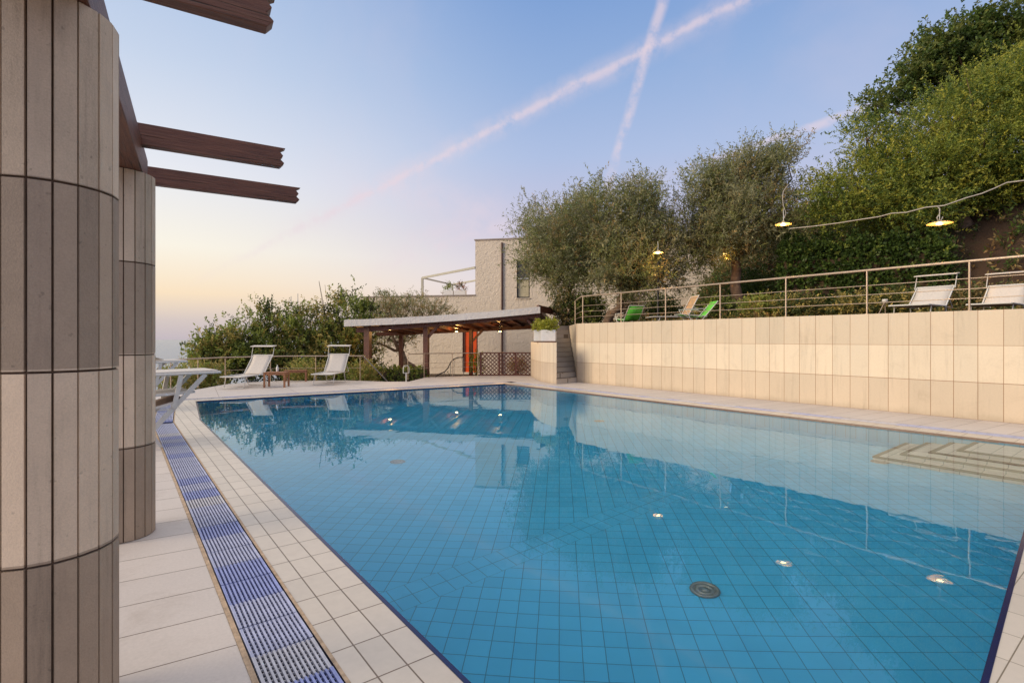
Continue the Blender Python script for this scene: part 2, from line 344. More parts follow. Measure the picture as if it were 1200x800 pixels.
# ------------------------------------------------------------------ mesh helpers
def tag(o, label=None, cat=None, group=None, kind=None):
    if label: o['label'] = label
    if cat: o['category'] = cat
    if group: o['group'] = group
    if kind: o['kind'] = kind
    return o
def empty(name, loc, rz=0, label=None, cat=None, group=None, kind=None):
    o = bpy.data.objects.new(name, None); col.objects.link(o); o.location = loc; o.rotation_euler = (0, 0, rz); o.empty_display_size = .1
    return tag(o, label, cat, group, kind)
class MB:
    def __init__(s): s.v = []; s.f = []; s.mi = []; s.sm = []
    def add(s, vs, fs, mi=0, smooth=False):
        o = len(s.v); s.v += [tuple(v) for v in vs]; s.f += [tuple(o + i for i in f) for f in fs]; s.mi += [mi] * len(fs); s.sm += [smooth] * len(fs)
    def box(s, c, size, rz=0, mi=0, rot=None):
        x, y, z = (k / 2 for k in size); m = rot if rot is not None else Matrix.Rotation(rz, 3, 'Z'); c = Vector(c)
        vs = [c + m @ Vector((a * x, b * y, d * z)) for a in (-1, 1) for b in (-1, 1) for d in (-1, 1)]
        s.add(vs, [(0, 1, 3, 2), (4, 6, 7, 5), (0, 4, 5, 1), (2, 3, 7, 6), (0, 2, 6, 4), (1, 5, 7, 3)], mi)
    def bar(s, a, b, w, h=None, mi=0, up=Vector((0, 0, 1))):
        a, b = Vector(a), Vector(b); h = h or w; d = (b - a); L = d.length; d.normalize()
        if abs(d.dot(up)) > .98: up = Vector((1, 0, 0))
        x = d.cross(up).normalized(); z = x.cross(d); m = Matrix((x, d, z)).transposed()
        s.box((a + b) / 2, (w, L, h), rot=m, mi=mi)
    def tube(s, pts, r, n=8, mi=0, cap=True, smooth=True):
        pts = [Vector(p) for p in pts]; rs = r if isinstance(r, (list, tuple)) else [r] * len(pts)
        vs = []; fs = []; ref = None
        for i, p in enumerate(pts):
            d = (pts[min(i + 1, len(pts) - 1)] - pts[max(i - 1, 0)]).normalized()
            if ref is None: ref = Vector((0, 0, 1)) if abs(d.z) < .9 else Vector((1, 0, 0))
            x = (ref - d * ref.dot(d)).normalized(); y = d.cross(x); ref = x
            for k in range(n):
                a = 2 * math.pi * k / n; vs.append(p + (x * math.cos(a) + y * math.sin(a)) * rs[i])
        for i in range(len(pts) - 1):
            for k in range(n):
                a, b = i * n + k, i * n + (k + 1) % n; fs.append((a, b, b + n, a + n))
        s.add(vs, fs, mi, smooth)
        if cap: s.add(vs[:n], [tuple(range(n))[::-1]], mi); s.add(vs[-n:], [tuple(range(n))], mi)
    def lathe(s, prof, c=(0, 0, 0), n=20, mi=0, smooth=True):
        c = Vector(c); vs = []; fs = []
        for r, z in prof:
            for k in range(n):
                a = 2 * math.pi * k / n; vs.append(c + Vector((r * math.cos(a), r * math.sin(a), z)))
        for i in range(len(prof) - 1):
            for k in range(n):
                a, b = i * n + k, i * n + (k + 1) % n; fs.append((a, b, b + n, a + n))
        s.add(vs, fs, mi, smooth)
    def prism(s, poly, z0, z1, mi=0, top=True, bottom=True):
        n = len(poly); vs = [(p[0], p[1], z0) for p in poly] + [(p[0], p[1], z1) for p in poly]
        fs = [(i, (i + 1) % n, n + (i + 1) % n, n + i) for i in range(n)]
        if top: fs.append(tuple(range(n, 2 * n)))
        if bottom: fs.append(tuple(range(n))[::-1])
        s.add(vs, fs, mi)
    def build(s, name, mats, parent=None, bevel=0):
        me = bpy.data.meshes.new(name); me.from_pydata(s.v, [], s.f)
        if not isinstance(mats, (list, tuple)): mats = [mats]
        for m in mats: me.materials.append(m)
        me.polygons.foreach_set('material_index', s.mi); me.polygons.foreach_set('use_smooth', s.sm); me.update()
        bm = bmesh.new(); bm.from_mesh(me); bmesh.ops.recalc_face_normals(bm, faces=bm.faces); bm.to_mesh(me); bm.free()
        o = bpy.data.objects.new(name, me); col.objects.link(o)
        if parent: o.parent = parent
        if bevel:
            b = o.modifiers.new('edge', 'BEVEL'); b.width = bevel; b.segments = 2; b.limit_method = 'ANGLE'
        return o
def kids(o): return [c for c in bpy.data.objects if c.parent == o]
def copy_tree(o, parent=None):
    c = o.copy(); col.objects.link(c)
    if parent is not None: c.parent = parent
    for ch in kids(o):
        if ch.name != c.name: copy_tree(ch, c)
    return c
def world_to_local(root, p): # root has z rotation only
    return Matrix.Rotation(-root.rotation_euler.z, 3, 'Z') @ (Vector(p) - root.location)

# ------------------------------------------------------------------ foliage
def leaves(name, lobes, ntw, per, tl, ll, lw, mats, parent=None, up=.5, out=.8, shell=.55, probs=None, droop=0, seed=None, flat=None, zmin=None, clump=0, cr=.3):
    """many small leaves set along twigs that grow outward from lobes (cx,cy,cz,rx,ry,rz)"""
    g = np.random.default_rng(seed if seed is not None else 5)
    lob = np.array([l[:6] for l in lobes], float); vol = (lob[:, 3] * lob[:, 4] * lob[:, 5]) ** .75; vol /= vol.sum()
    li = g.choice(len(lob), ntw, p=vol); L = lob[li]
    d = g.normal(size=(ntw, 3)); d /= np.linalg.norm(d, axis=1, keepdims=True)
    rad = g.random(ntw) ** shell
    p = L[:, :3] + d * rad[:, None] * L[:, 3:6]
    cm = None
    if clump:
        kidx = g.choice(ntw, clump, replace=False); own = g.integers(0, clump, ntw); far = g.random(ntw) < .80
        j_ = kidx[own]; q = p[j_] + g.normal(size=(ntw, 3)) * cr * (.6 + .8 * g.random((clump, 1)))[own] * np.array([1, 1, .75])
        p = np.where(far[:, None], q, p); d = np.where(far[:, None], d[j_] * .7 + g.normal(size=(ntw, 3)) * .35, d)
        cm = np.where(far, g.choice(len(mats), clump, p=probs)[own], -1)
    di = d * out + np.array([0, 0, up]) + g.normal(size=(ntw, 3)) * .45; di /= np.linalg.norm(di, axis=1, keepdims=True)
    ln = tl * (.5 + g.random(ntw))
    tt = np.tile((np.arange(per) + .5) / per, (ntw, 1)) + g.normal(size=(ntw, per)) * .03
    P = p[:, None, :] + di[:, None, :] * (tt * ln[:, None])[:, :, None]
    P[:, :, 2] -= droop * tt ** 2 * ln[:, None]
    ax = di[:, None, :] * .6 + g.normal(size=(ntw, per, 3)) * .65; ax /= np.linalg.norm(ax, axis=2, keepdims=True)
    sd_ = np.cross(ax, g.normal(size=(ntw, per, 3))); sd_ /= np.linalg.norm(sd_, axis=2, keepdims=True) + 1e-9
    l = ll * (.6 + .8 * g.random((ntw, per, 1))); wv = lw * (.6 + .8 * g.random((ntw, per, 1)))
    P = P.reshape(-1, 3); ax = ax.reshape(-1, 3); sd_ = sd_.reshape(-1, 3); l = l.reshape(-1, 1); wv = wv.reshape(-1, 1)
    tm = g.choice(len(mats), ntw, p=probs)
    if cm is not None: tm = np.where((cm >= 0) & (g.random(ntw) < .55), cm, tm)
    mi = np.repeat(tm, per)
    if zmin is not None:
        k = P[:, 2] > zmin; P, ax, sd_, l, wv, mi = P[k], ax[k], sd_[k], l[k], wv[k], mi[k]
    N = len(P); V = np.empty((N, 4, 3)); V[:, 0] = P; V[:, 1] = P + ax * l * .5 + sd_ * wv * .5; V[:, 2] = P + ax * l; V[:, 3] = P + ax * l * .5 - sd_ * wv * .5
    me = bpy.data.meshes.new(name); me.vertices.add(N * 4); me.vertices.foreach_set('co', V.astype(np.float32).ravel())
    me.loops.add(N * 4); me.loops.foreach_set('vertex_index', np.arange(N * 4, dtype=np.int32))
    me.polygons.add(N); me.polygons.foreach_set('loop_start', np.arange(0, N * 4, 4, dtype=np.int32)); me.polygons.foreach_set('material_index', mi.astype(np.int32))
    for m in mats: me.materials.append(m)
    me.update(calc_edges=True)
    o = bpy.data.objects.new(name, me); col.objects.link(o)
    if parent: o.parent = parent
    return o
def limbs(base, lobes, r0, split, bend=.15, seed=1, subs=3):
    """tapered trunk from base to split point, then a limb into each lobe with side branches"""
    rn = random.Random(seed); mb = MB(); base = Vector(base); split = Vector(split)
    def path(a, b, n, amp):
        a, b = Vector(a), Vector(b); L = (b - a).length; out = []
        for i in range(n + 1):
            f = i / n; q = a.lerp(b, f)
            if 0 < i < n: q += Vector((rn.gauss(0, 1), rn.gauss(0, 1), rn.gauss(0, .6))) * amp * L
            out.append(q)
        return out
    tp = path(base, split, 5, bend * .3); mb.tube(tp, [r0 * (1.35 if i == 0 else 1 - .3 * i / 5) for i in range(6)], 9)
    for l in lobes:
        c = Vector(l[:3]); e = split.lerp(c, .95); pp = path(split, e, 5, bend * .5); r1 = r0 * .5
        mb.tube(pp, [r1 * (1 - .75 * i / 5) for i in range(6)], 7)
        for k in range(subs):
            a = pp[rn.choice((2, 3, 4, 5))]; dd = Vector((rn.uniform(-1, 1) * l[3], rn.uniform(-1, 1) * l[4], rn.uniform(-.2, 1) * l[5])) * .9
            q = path(a, c + dd, 3, bend * .5); mb.tube(q, [r1 * .3, r1 * .2, r1 * .13, .008], 5)
    return mb
def tree(name, base, split, lobes, r0, label, cat, leafargs, group=None, seed=1, bend=.15, subs=3):
    root = empty(name, base, 0, label, cat, group); b = Vector(base)
    rel = [(l[0] - b.x, l[1] - b.y, l[2] - b.z, *l[3:]) for l in lobes]; sp = Vector(split) - b
    limbs((0, 0, -.2), rel, r0, sp, bend, seed, subs).build('trunk', M['bark'], root)
    leaves('crown', rel, parent=root, seed=seed, **leafargs)
    return root
def shrub(name, c, lobes, label, cat, leafargs, group=None, seed=3, stems=6):
    root = empty(name, c, 0, label, cat, group); rn = random.Random(seed); mb = MB()
    for i in range(stems):
        l = rn.choice(lobes); p = Vector((rn.uniform(-.1, .1), rn.uniform(-.1, .1), -.1)); e = Vector(l[:3]) + Vector((rn.uniform(-.5, .5) * l[3], rn.uniform(-.5, .5) * l[4], rn.uniform(0, .9) * l[5]))
        mb.tube([p, p.lerp(e, .5) + Vector((rn.uniform(-.06, .06), rn.uniform(-.06, .06), 0)), e], [.02, .014, .006], 5)
    mb.build('stems', M['twig'], root)
    leaves('foliage', lobes, parent=root, seed=seed, **leafargs)
    return root

# ================================================================== THE SETTING
# sea and hillside
mb = MB(); n = 64; rr = [0, 400, 3000, 20000, 120000]
vs = [(0, 0, -160)]; fs = []
for r in rr[1:]:
    for k in range(n): a = 2 * math.pi * k / n; vs.append((r * math.cos(a), r * math.sin(a), -160))
for k in range(n): fs.append((0, 1 + k, 1 + (k + 1) % n))
for j in range(len(rr) - 2):
    for k in range(n): a, b = 1 + j * n + k, 1 + j * n + (k + 1) % n; fs.append((a, a + n, b + n, b))
mb.add(vs, fs); tag(mb.build('sea', M['sea']), kind='structure')

def hgt(x, y):
    s = max(-3.6 - x, (y - 20.3) - max(0, x - 7) * 2.4)
    z = -.75
    if s > 0: z -= .55 * s + .004 * s * s if s < 150 else 400
    e = x - (13.4 + max(0, y - 13.2) * .72)
    if e > 0 and y < 27:
        z = 1.84 * min(1, e / .6) + z * (1 - min(1, e / .6)) if y < 16.2 or e > .6 else z + (1.84 - z) * min(1, e / .6)
    x2 = x - (20.5 + max(0, y - 12) * .9)
    if x2 > 0: z = max(z, 1.84 + 7.5 * (1 - math.exp(-x2 * .2)) * min(1, max(0, (34 - y) / 8))) if y < 34 else z
    if -3.0 < x < 12.4 and -4.5 < y < 15.6: z = -4
    z += .08 * math.sin(x * 1.7 + y) * math.cos(y * 1.3 - x * .6) * (1 if x > 20.6 or s > 1 else 0)
    return max(z, -170)
def coords(lo, hi, a, b, fine, grow):
    c = list(np.arange(a, b, fine)); st = fine
    while c[-1] < hi: st *= grow; c.append(c[-1] + st)
    st = fine
    while c[0] > lo: st *= grow; c.insert(0, c[0] - st)
    return c
xs = coords(-420, 300, -6, 34, .45, 1.18); ys = coords(-250, 420, -8, 36, .45, 1.18)
vs = [(x, y, hgt(x, y)) for y in ys for x in xs]; nx = len(xs)
mb = MB(); mb.add(vs, [(j * nx + i, j * nx + i + 1, (j + 1) * nx + i + 1, (j + 1) * nx + i) for j in range(len(ys) - 1) for i in range(nx - 1)], 0, True)
tag(mb.build('hillside_terrain', M['terrain']), kind='structure')

# pool
POOL = [(1.22, .40), (10.32, 1.24), (10.27, 13.9), (1.50, 14.5), (1.22, 11.1)]
def offset(poly, d):
    n = len(poly); L = []
    for i in range(n):
        a, b = Vector(poly[i]), Vector(poly[(i + 1) % n]); e = (b - a).normalized(); nn = Vector((e.y, -e.x)); L.append((a + nn * d, e))
    out = []
    for i in range(n):
        (p, e), (q, f) = L[i - 1], L[i]; den = e.x * f.y - e.y * f.x
        tt = ((q.x - p.x) * f.y - (q.y - p.y) * f.x) / den; out.append((p.x + e.x * tt, p.y + e.y * tt))
    return out
def ring(mb, a, b, z, mis):
    n = len(a)
    for i in range(n):
        j = (i + 1) % n; mb.add([(*a[i], z), (*a[j], z), (*b[j], z), (*b[i], z)], [(0, 3, 2, 1)], mis[i])
O1, O2, O3 = offset(POOL, .43), offset(POOL, .73), offset(POOL, .755)
mis = [1, 0, 1, 0, 0]
mb = MB(); ring(mb, offset(POOL, .022), O1, .004, mis); tag(mb.build('pool_coping', [M['coping'], M['coping_x']]), kind='structure')
EM = [0, 1, 0, 0, 0]; mb = MB(); ring(mb, offset(POOL, -.004), offset(POOL, .022), .006, EM)
for a, b, k in zip(offset(POOL, -.004), offset(POOL, -.004)[1:] + offset(POOL, -.004)[:1], EM):
    mb.add([(*a, .006), (*b, .006), (*b, -.09), (*a, -.09)], [(0, 1, 2, 3)], k)
tag(mb.build('pool_edge_band', [M['navy'], mat('brown_edge_tile', (.20, .12, .09), .3, .2, 20)]), kind='structure')
mb = MB(); ring(mb, O1, O2, -.07, [0] * 5)
for P_ in (O1, O2):
    for a, b in zip(P_, P_[1:] + P_[:1]): mb.add([(*a, .002), (*b, .002), (*b, -.07), (*a, -.07)], [(0, 1, 2, 3)])
tag(mb.build('overflow_channel_floor', M['channel']), kind='structure')
mb = MB(); ring(mb, O2, O3, .003, [0] * 5); ring(mb, offset(POOL, .412), O1, .0055, [0, 1, 0, 0, 0]); tag(mb.build('sandy_joint_path', [M['strip'], M['paving']]), kind='structure')
OUT = [(-4, -5), (12.7, -5), (12.7, 13.0), (14.2, 15.1), (13.9, 16.2), (11.7, 17.7), (9.6, 18.2), (8.16, 16.75), (7.5, 17.2), (6.6, 18.6), (4.67, 19.8), (3.7, 19.8), (2.85, 19.4), (1.9, 18.0), (1.2, 17.3), (-4, 16.2)]
bm = bmesh.new()
for P_ in (OUT, O3):
    vv = [bm.verts.new((x, y, 0)) for x, y in P_]
    for i in range(len(vv)): bm.edges.new((vv[i], vv[(i + 1) % len(vv)]))
bmesh.ops.triangle_fill(bm, use_beauty=True, edges=bm.edges[:], normal=(0, 0, 1))
me = bpy.data.meshes.new('pool_deck'); bm.to_mesh(me); bm.free()
v0 = len(me.vertices); deck = bpy.data.objects.new('pool_deck', me); me.materials.append(M['paving']); col.objects.link(deck); tag(deck, kind='structure')
mb = MB(); mb.prism(offset(OUT, -.002), -1.2, -.003, 0, False, False); tag(mb.build('deck_edge_kerb', M['paving']), kind='structure')
# basin: floor falls away beyond the tiled seam
IN = offset(POOL, -.006); NEARD, SEAM, DEEP = -1.3, 4.04, -2.1
def xl(y): return IN[0][0] if y <= 11.1 else IN[4][0] + (y - 11.1) / 3.4 * (IN[3][0] - IN[4][0])
mb = MB()
yr = IN[1][0], IN[2][0]
nl, nr = IN[0], IN[1]
sl, sr = (IN[0][0], SEAM), (nr[0], SEAM); fl, fr_ = IN[3], IN[2]; cl = IN[4]
mb.add([(*nl, NEARD), (*nr, NEARD), (*sr, NEARD), (*sl, NEARD)], [(0, 1, 2, 3)])
zc = NEARD + (DEEP - NEARD) * (11.1 - SEAM) / (14.3 - SEAM)
mb.add([(*sl, NEARD), (*sr, NEARD), (*fr_, DEEP), (*fl, DEEP), (*cl, zc)], [(0, 1, 2), (0, 2, 4), (2, 3, 4)])
seq = [(nl, NEARD), (nr, NEARD), (sr, NEARD), (fr_, DEEP), (fl, DEEP), (cl, zc), (sl, NEARD)]
for (a, za), (b, zb) in zip(seq, seq[1:] + seq[:1]): mb.add([(*a, -.024), (*b, -.024), (*b, zb), (*a, za)], [(0, 1, 2, 3)])
basin_o = mb.build('pool_basin_floor', M['basin']); tag(basin_o, kind='structure')
# entry steps in the corner, in nested treads
mb = MB(); XR = nr[0] - .006
for i, (x0, y1, z) in enumerate([(8.88, 2.88, -1.05), (9.07, 2.60, -.78), (9.22, 2.30, -.50), (9.37, 2.02, -.22)]):
    y0 = 1.24 - .003 * i
    mb.box(((x0 + XR) / 2, (y0 + y1) / 2, (z + NEARD) / 2 - .01), (XR - x0, y1 - y0, z - NEARD - .02 + .001 * i), 0, 0)
    mb.box(((x0 + XR) / 2 - .004, (y0 + y1) / 2 + .004, z - .05), (XR - x0 + .008, y1 - y0 + .008, .098), 0, 1)
    mb.box(((x0 + XR) / 2 + .03, (y0 + y1) / 2 - .03, z + .001), (XR - x0 - .06, y1 - y0 - .06, .006), 0, 0)
tag(mb.build('pool_entry_steps_floor', [M['step_top'], M['maroon']]), kind='structure')
WP = offset(POOL, -.008)
mb = MB(); mb.add([(*p, -.022) for p in WP], [tuple(range(5))]); tag(mb.build('pool_water', M['water']), kind='structure')
# round floor drains
drain0 = None
def under(px, py, depth):
    # plan position of a point on the pool floor, seen through the water surface
    w0 = at(px, py, z=-.022); hd = w0.xy.length; a_ = math.atan2(hd, H + .022); b_ = math.asin(math.sin(a_) / 1.333)
    return w0.xy * (1 + math.tan(b_) * depth / hd)
for i, (px, py, z, lb) in enumerate([(826, 691, NEARD, 'round grey drain grate on the blue floor nearest the camera'), (466, 545, -1.75, 'faint round drain on the pool floor beneath the sky reflection'), (1031, 541, NEARD, 'round drain on the pool floor beside the entry steps'), (702, 497, -1.95, 'faint round drain on the floor close to the far wall side')]):
    p = under(px, py, -z - .022)
    if drain0 is None:
        mb = MB(); mb.lathe([(0.001, .012), (.03, .014), (.032, .006), (.04, .006), (.042, .014), (.075, .014), (.077, .006), (.086, .006), (.088, .016), (.115, .014), (.12, .001)], n=28)
        o = mb.build('floor_drain', M['steel_dark']); drain0 = o
    else: o = drain0.copy(); col.objects.link(o)
    o.location = (p.x, p.y, (z if i in (0, 2) else NEARD + (DEEP - NEARD) * (p.y - SEAM) / (14.2 - SEAM)) + .006); tag(o, lb, 'drain', 'drains in the pool floor')

# grate modules
def grate_mesh(m_):
    mb = MB(); Lx, Ly = .286, .292
    n = 13
    for i in range(n):
        x = -Lx / 2 + Lx * (i + .5) / n; mb.box((x, 0, 0), (Lx / n * .46, Ly, .014))
    for j in range(9):
        y = -Ly / 2 + .004 + (Ly - .008) * j / 8; mb.box((0, y, -.007), (Lx, .006, .010))
    for x in (-Lx / 2 + .004, Lx / 2 - .004): mb.box((x, 0, -.001), (.006, Ly, .018))
    o = mb.build('drain_grate', m_); return o
gm = [grate_mesh(M[k]) for k in ('grate_l', 'grate_b', 'grate_w')]
used = [False] * 3
G1 = offset(POOL, .58)
nmod = 0
def gput(x, y, rz, lab):
    global nmod
    r_ = random.random(); k = 0 if r_ < .5 else (1 if r_ < (.86 if lab is side_lab['left'] else .5) else 2)
    if not used[k]: o = gm[k]; used[k] = True
    else: o = gm[k].copy(); col.objects.link(o)
    o.location = (x, y, -.004 + random.uniform(-.002, .002)); o.rotation_euler = (0, random.uniform(-.01, .01), rz + random.uniform(-.01, .01))
    cnt[lab[2]] = cnt.get(lab[2], 0) + 1; tag(o, ('lavender ', 'blue ', 'whitish ')[k] + lab[1].format(ordinal(cnt[lab[2]])), 'drain grate', lab[2]); nmod += 1
def ordinal(n): return str(n) + ('th' if 10 <= n % 100 <= 20 else {1: 'st', 2: 'nd', 3: 'rd'}.get(n % 10, 'th'))
side_lab = {
 'left': ('column side of the pool', 'grate section, {} from the front along the column side of the pool', 'grate sections along the column side of the pool'),
 'right': ('', 'grate section, {} from the stair end below the retaining wall', 'grate sections below the retaining wall'),
 'far': ('', 'grate section, {} from the stair across the far end of the pool', 'grate sections across the far end')}
cnt = {}
y = 1.05
while y < 10.95: gput(.64, y, 0, side_lab['left']); y += .298
def run(a, b, lab, sx=0):
    a, b = Vector(a), Vector(b); L = (b - a).length; d = (b - a).normalized(); s = .2
    while s < L - .15:
        p = a + d * s; gput(p.x, p.y, math.atan2(d.y, d.x) - math.pi / 2, side_lab[lab]); s += .298
run(Vector(G1[4]) + Vector((0, .1)), G1[3], 'left'); run(Vector(G1[2]) - Vector((0, .2)), (G1[1][0], 1.3), 'right'); run(G1[2], Vector(G1[3]), 'far')

# ================================================================== BUILT THINGS
# retaining wall with coping-less tiled face
WX = 12.7
E2 = Vector((.62, .78)).normalized()
wend = Vector((WX, 13.0)) + E2 * 4.2
mb = MB(); mb.prism([(WX, -5), (WX + .22, -5), (WX + .22, 12.95), (wend.x + .17, wend.y - .14), (wend.x, wend.y), (WX, 13.0)], -.3, 2.03)
o = mb.build('retaining_wall', M['wall_tile']); tag(o, 'long cream tiled retaining wall running beside the pool under the steel railing', 'wall', kind='thing')
mb = MB(); mb.prism([(WX + .2, -5), (22, -5), (22, 25.4), (wend.x + .13, wend.y - .1), (WX + .2, 12.93)], 1.0, 1.85)
tag(mb.build('terrace_floor', M['terrain']), kind='structure')
# stairs + block
P1 = Vector((11.57, 12.82)); e = Vector((.5, .866)); Q = Vector((WX - .01, 13.0))
st = empty('stone_staircase', (P1.x, P1.y, 0), 0, 'narrow grey tiled stair climbing between the cream block and the wall', 'stairs')
mb = MB()
for i in range(12):
    a, b = P1 + e * (.3 * i), Q + E2 * (.3 * i); a2, b2 = P1 + e * (.3 * i + .33), Q + E2 * (.3 * i + .33)
    z0 = -.02 if i == 0 else .17 * i - .02
    mb.prism([tuple(q - P1) for q in (a, b, b2, a2)], z0, .17 * (i + 1) - .02)
    mb.prism([tuple(q - P1) for q in (a - e * .02, b - e * .02, b2, a2)], .17 * (i + 1) - .018, .17 * (i + 1))
mb.build('steps', M['step_tile'], st)
mb = MB(); mb.prism([(11.57, 12.8), (13.55, 16.2), (13.25, 16.2), (12.45, 14.95), (11.84, 13.9), (11.60, 13.1)], -.3, 2 * T)
o = mb.build('planter_block_wall', M['block_tile']); tag(o, 'low cream tiled block beside the stair with a white planter on top', 'wall', kind='thing')

def railing(name, pts, zs, label, posts, h=.94, rails=(.65, .44, .25), rt=.024, rp=.018, rr_=.008, m='steel', group=None):
    """pts: 2D polyline with base heights zs"""
    root = empty(name, (*pts[0], zs[0]), 0, label, 'railing', group); b0 = Vector((*pts[0], zs[0]))
    P3 = [Vector((p[0], p[1], z)) - b0 for p, z in zip(pts, zs)]
    mb = MB(); mb.tube([p + Vector((0, 0, h)) for p in P3], rt, 8); mb.build('handrail', M[m], root)
    for f in rails:
        mb = MB(); mb.tube([p + Vector((0, 0, h * f)) for p in P3], rr_, 6); mb.build('rail', M[m], root)
    first = None
    for q in posts:
        q = Vector(q) - b0
        if first is None:
            mb = MB(); mb.tube([(0, 0, 0), (0, 0, h - .01)], rp, 8); mb.tube([(0, 0, 0), (0, 0, .012)], rp * 2.4, 10); first = mb.build('post', M[m], root); o = first
        else: o = first.copy(); col.objects.link(o)
        o.location = q
    return root
def yw(px):
    r = (px - 600) / F; D = (WX + .11) / (math.sin(YAW) + math.cos(YAW) * r); return D * (math.cos(YAW) - math.sin(YAW) * r)
RX = WX + .11
pe = Vector((RX, 12.9)) + E2 * 2.1
railing('terrace_railing', [(RX, -4.5), (RX, 12.9), tuple(pe)], [2.03] * 3, 'warm steel railing with three thin rails along the top of the retaining wall',
        [(RX, yw(x), 2.03) for x in (683, 728, 780, 844, 921, 1016, 1136)] + [(RX, yw(1136) - 1.05, 2.03), (RX, yw(1136) - 2.1, 2.03), (*pe, 2.03)])

# far deck railings
g = [at(60, 424, D=13.0), at(200, 421.5, D=15.3), at(262, 418.6, D=17.3), at(330, 417.4, D=18.6), at(425, 416.3, D=18.9)]
pts = [(p.x, p.y) for p in g]
ps = [at(232, 440, D=16.2), at(264, 440, D=17.3), at(317, 430, D=18.3), at(370, 430, D=18.7), at(422, 430, D=18.9), at(200, 430, D=15.3)]
hh = .9
railing('deck_railing', pts, [-.02] * 5, 'slim grey steel railing behind the two white loungers at the deck edge', [(p.x, p.y, -.02) for p in ps], h=hh + .0, rails=(.52,), rt=.022, rp=.015, rr_=.007, m='steel')
a = at(425, 416.3, D=18.9); b = at(456, 449, D=19.2)
rt = empty('stair_handrail', (b.x, b.y, -.1), 0, 'sloping steel handrail dropping past the brown pavilion post', 'handrail')
mb = MB(); mb.tube([a - rt.location, a.lerp(b, .5) - rt.location, b - rt.location], .02, 8); mb.build('handrail', M['steel_dark'], rt)
mb = MB(); q = a.lerp(b, .97); mb.tube([q - rt.location, Vector((q.x, q.y, -.3)) - rt.location], .014, 8); mb.build('post', M['steel_dark'], rt)
g = [at(478, 415, D=19.2), at(497, 415, D=20.2), at(560, 414.6, D=21.1)]
railing('pavilion_railing', [(p.x, p.y) for p in g], [0, 0, 0], 'thin steel railing across the deck edge in front of the orange door', [(p.x, p.y, 0) for p in (g[0], g[1], at(530, 415, D=20.7), g[2])], h=.93, rails=(.6, .4), rt=.018, rp=.014, rr_=.006, m='steel')
# curved handrail
rt = empty('curved_handrail', tuple(at(510, 446, D=21.5)), 0, 'dark curved handrail on three posts rising beside the orange door', 'handrail')
cp = [at(x, y, D=21.8) for x, y in ((508, 443), (515, 438), (521, 435.5), (525, 431), (528, 424.5), (532, 420.5), (537, 418.8), (543, 418.5))]
mb = MB(); mb.tube([p - rt.location for p in cp], .022, 8); mb.build('handrail', M['plastic_dark'], rt)
for i in (2, 4, 5, 7):
    mb = MB(); p = cp[i] - rt.location; mb.tube([p, Vector((p.x, p.y, -.3))], .013, 7); mb.build('post', M['steel_dark'], rt)
# low terminal post with loop
rt = empty('shower_post', tuple(at(476, 447, z=0)), 0, 'white looped post standing at the deck edge', 'post'); mb = MB()
mb.tube([(0, 0, 0), (0, 0, .32)], .022, 8); mb.tube([(-.11, 0, .3), (-.11, 0, .5), (-.06, 0, .56), (.06, 0, .56), (.11, 0, .5), (.11, 0, .3), (-.11, 0, .3)], .012, 7); mb.build('pole', M['white_metal'], rt)

# lattice fence
A, B = at(562, 440, z=0), at(626, 440, z=0); B = A + (B - A)
lf = empty('lattice_fence', tuple(A), math.atan2(B.y - A.y, B.x - A.x), 'dark brown diamond lattice fence at the end of the deck', 'fence'); L = (B - A).length; hF = .86
mb = MB()
for d in (1, -1):
    k = -hF
    while k < L:
        x0, z0, x1, z1 = (k, 0, k + hF, hF) if d == 1 else (k + hF, 0, k, hF)
        if d == 1:
            if x0 < 0: z0 = -x0; x0 = 0
            if x1 > L: z1 = hF - (x1 - L); x1 = L
        else:
            if x0 > L: z0 = x0 - L; x0 = L
            if x1 < 0: z1 = hF + x1; x1 = 0
        if z1 - z0 > .03: mb.bar((x0, .008 * d, z0 + .04), (x1, .008 * d, z1 + .04), .034, .010, up=Vector((0, 1, 0)))
        k += .16
mb.build('lattice_panel', M['darkwood'], lf)
mb = MB(); mb.box((L / 2, 0, hF + .07), (L, .06, .05)); mb.box((L / 2, 0, .03), (L, .05, .05)); mb.build('rail', M['darkwood'], lf)
for x in (.04, L * .36, L * .66, L - .04):
    mb = MB(); mb.box((x, .03, .45), (.08, .08, .96)); mb.build('post', M['darkwood'], lf)

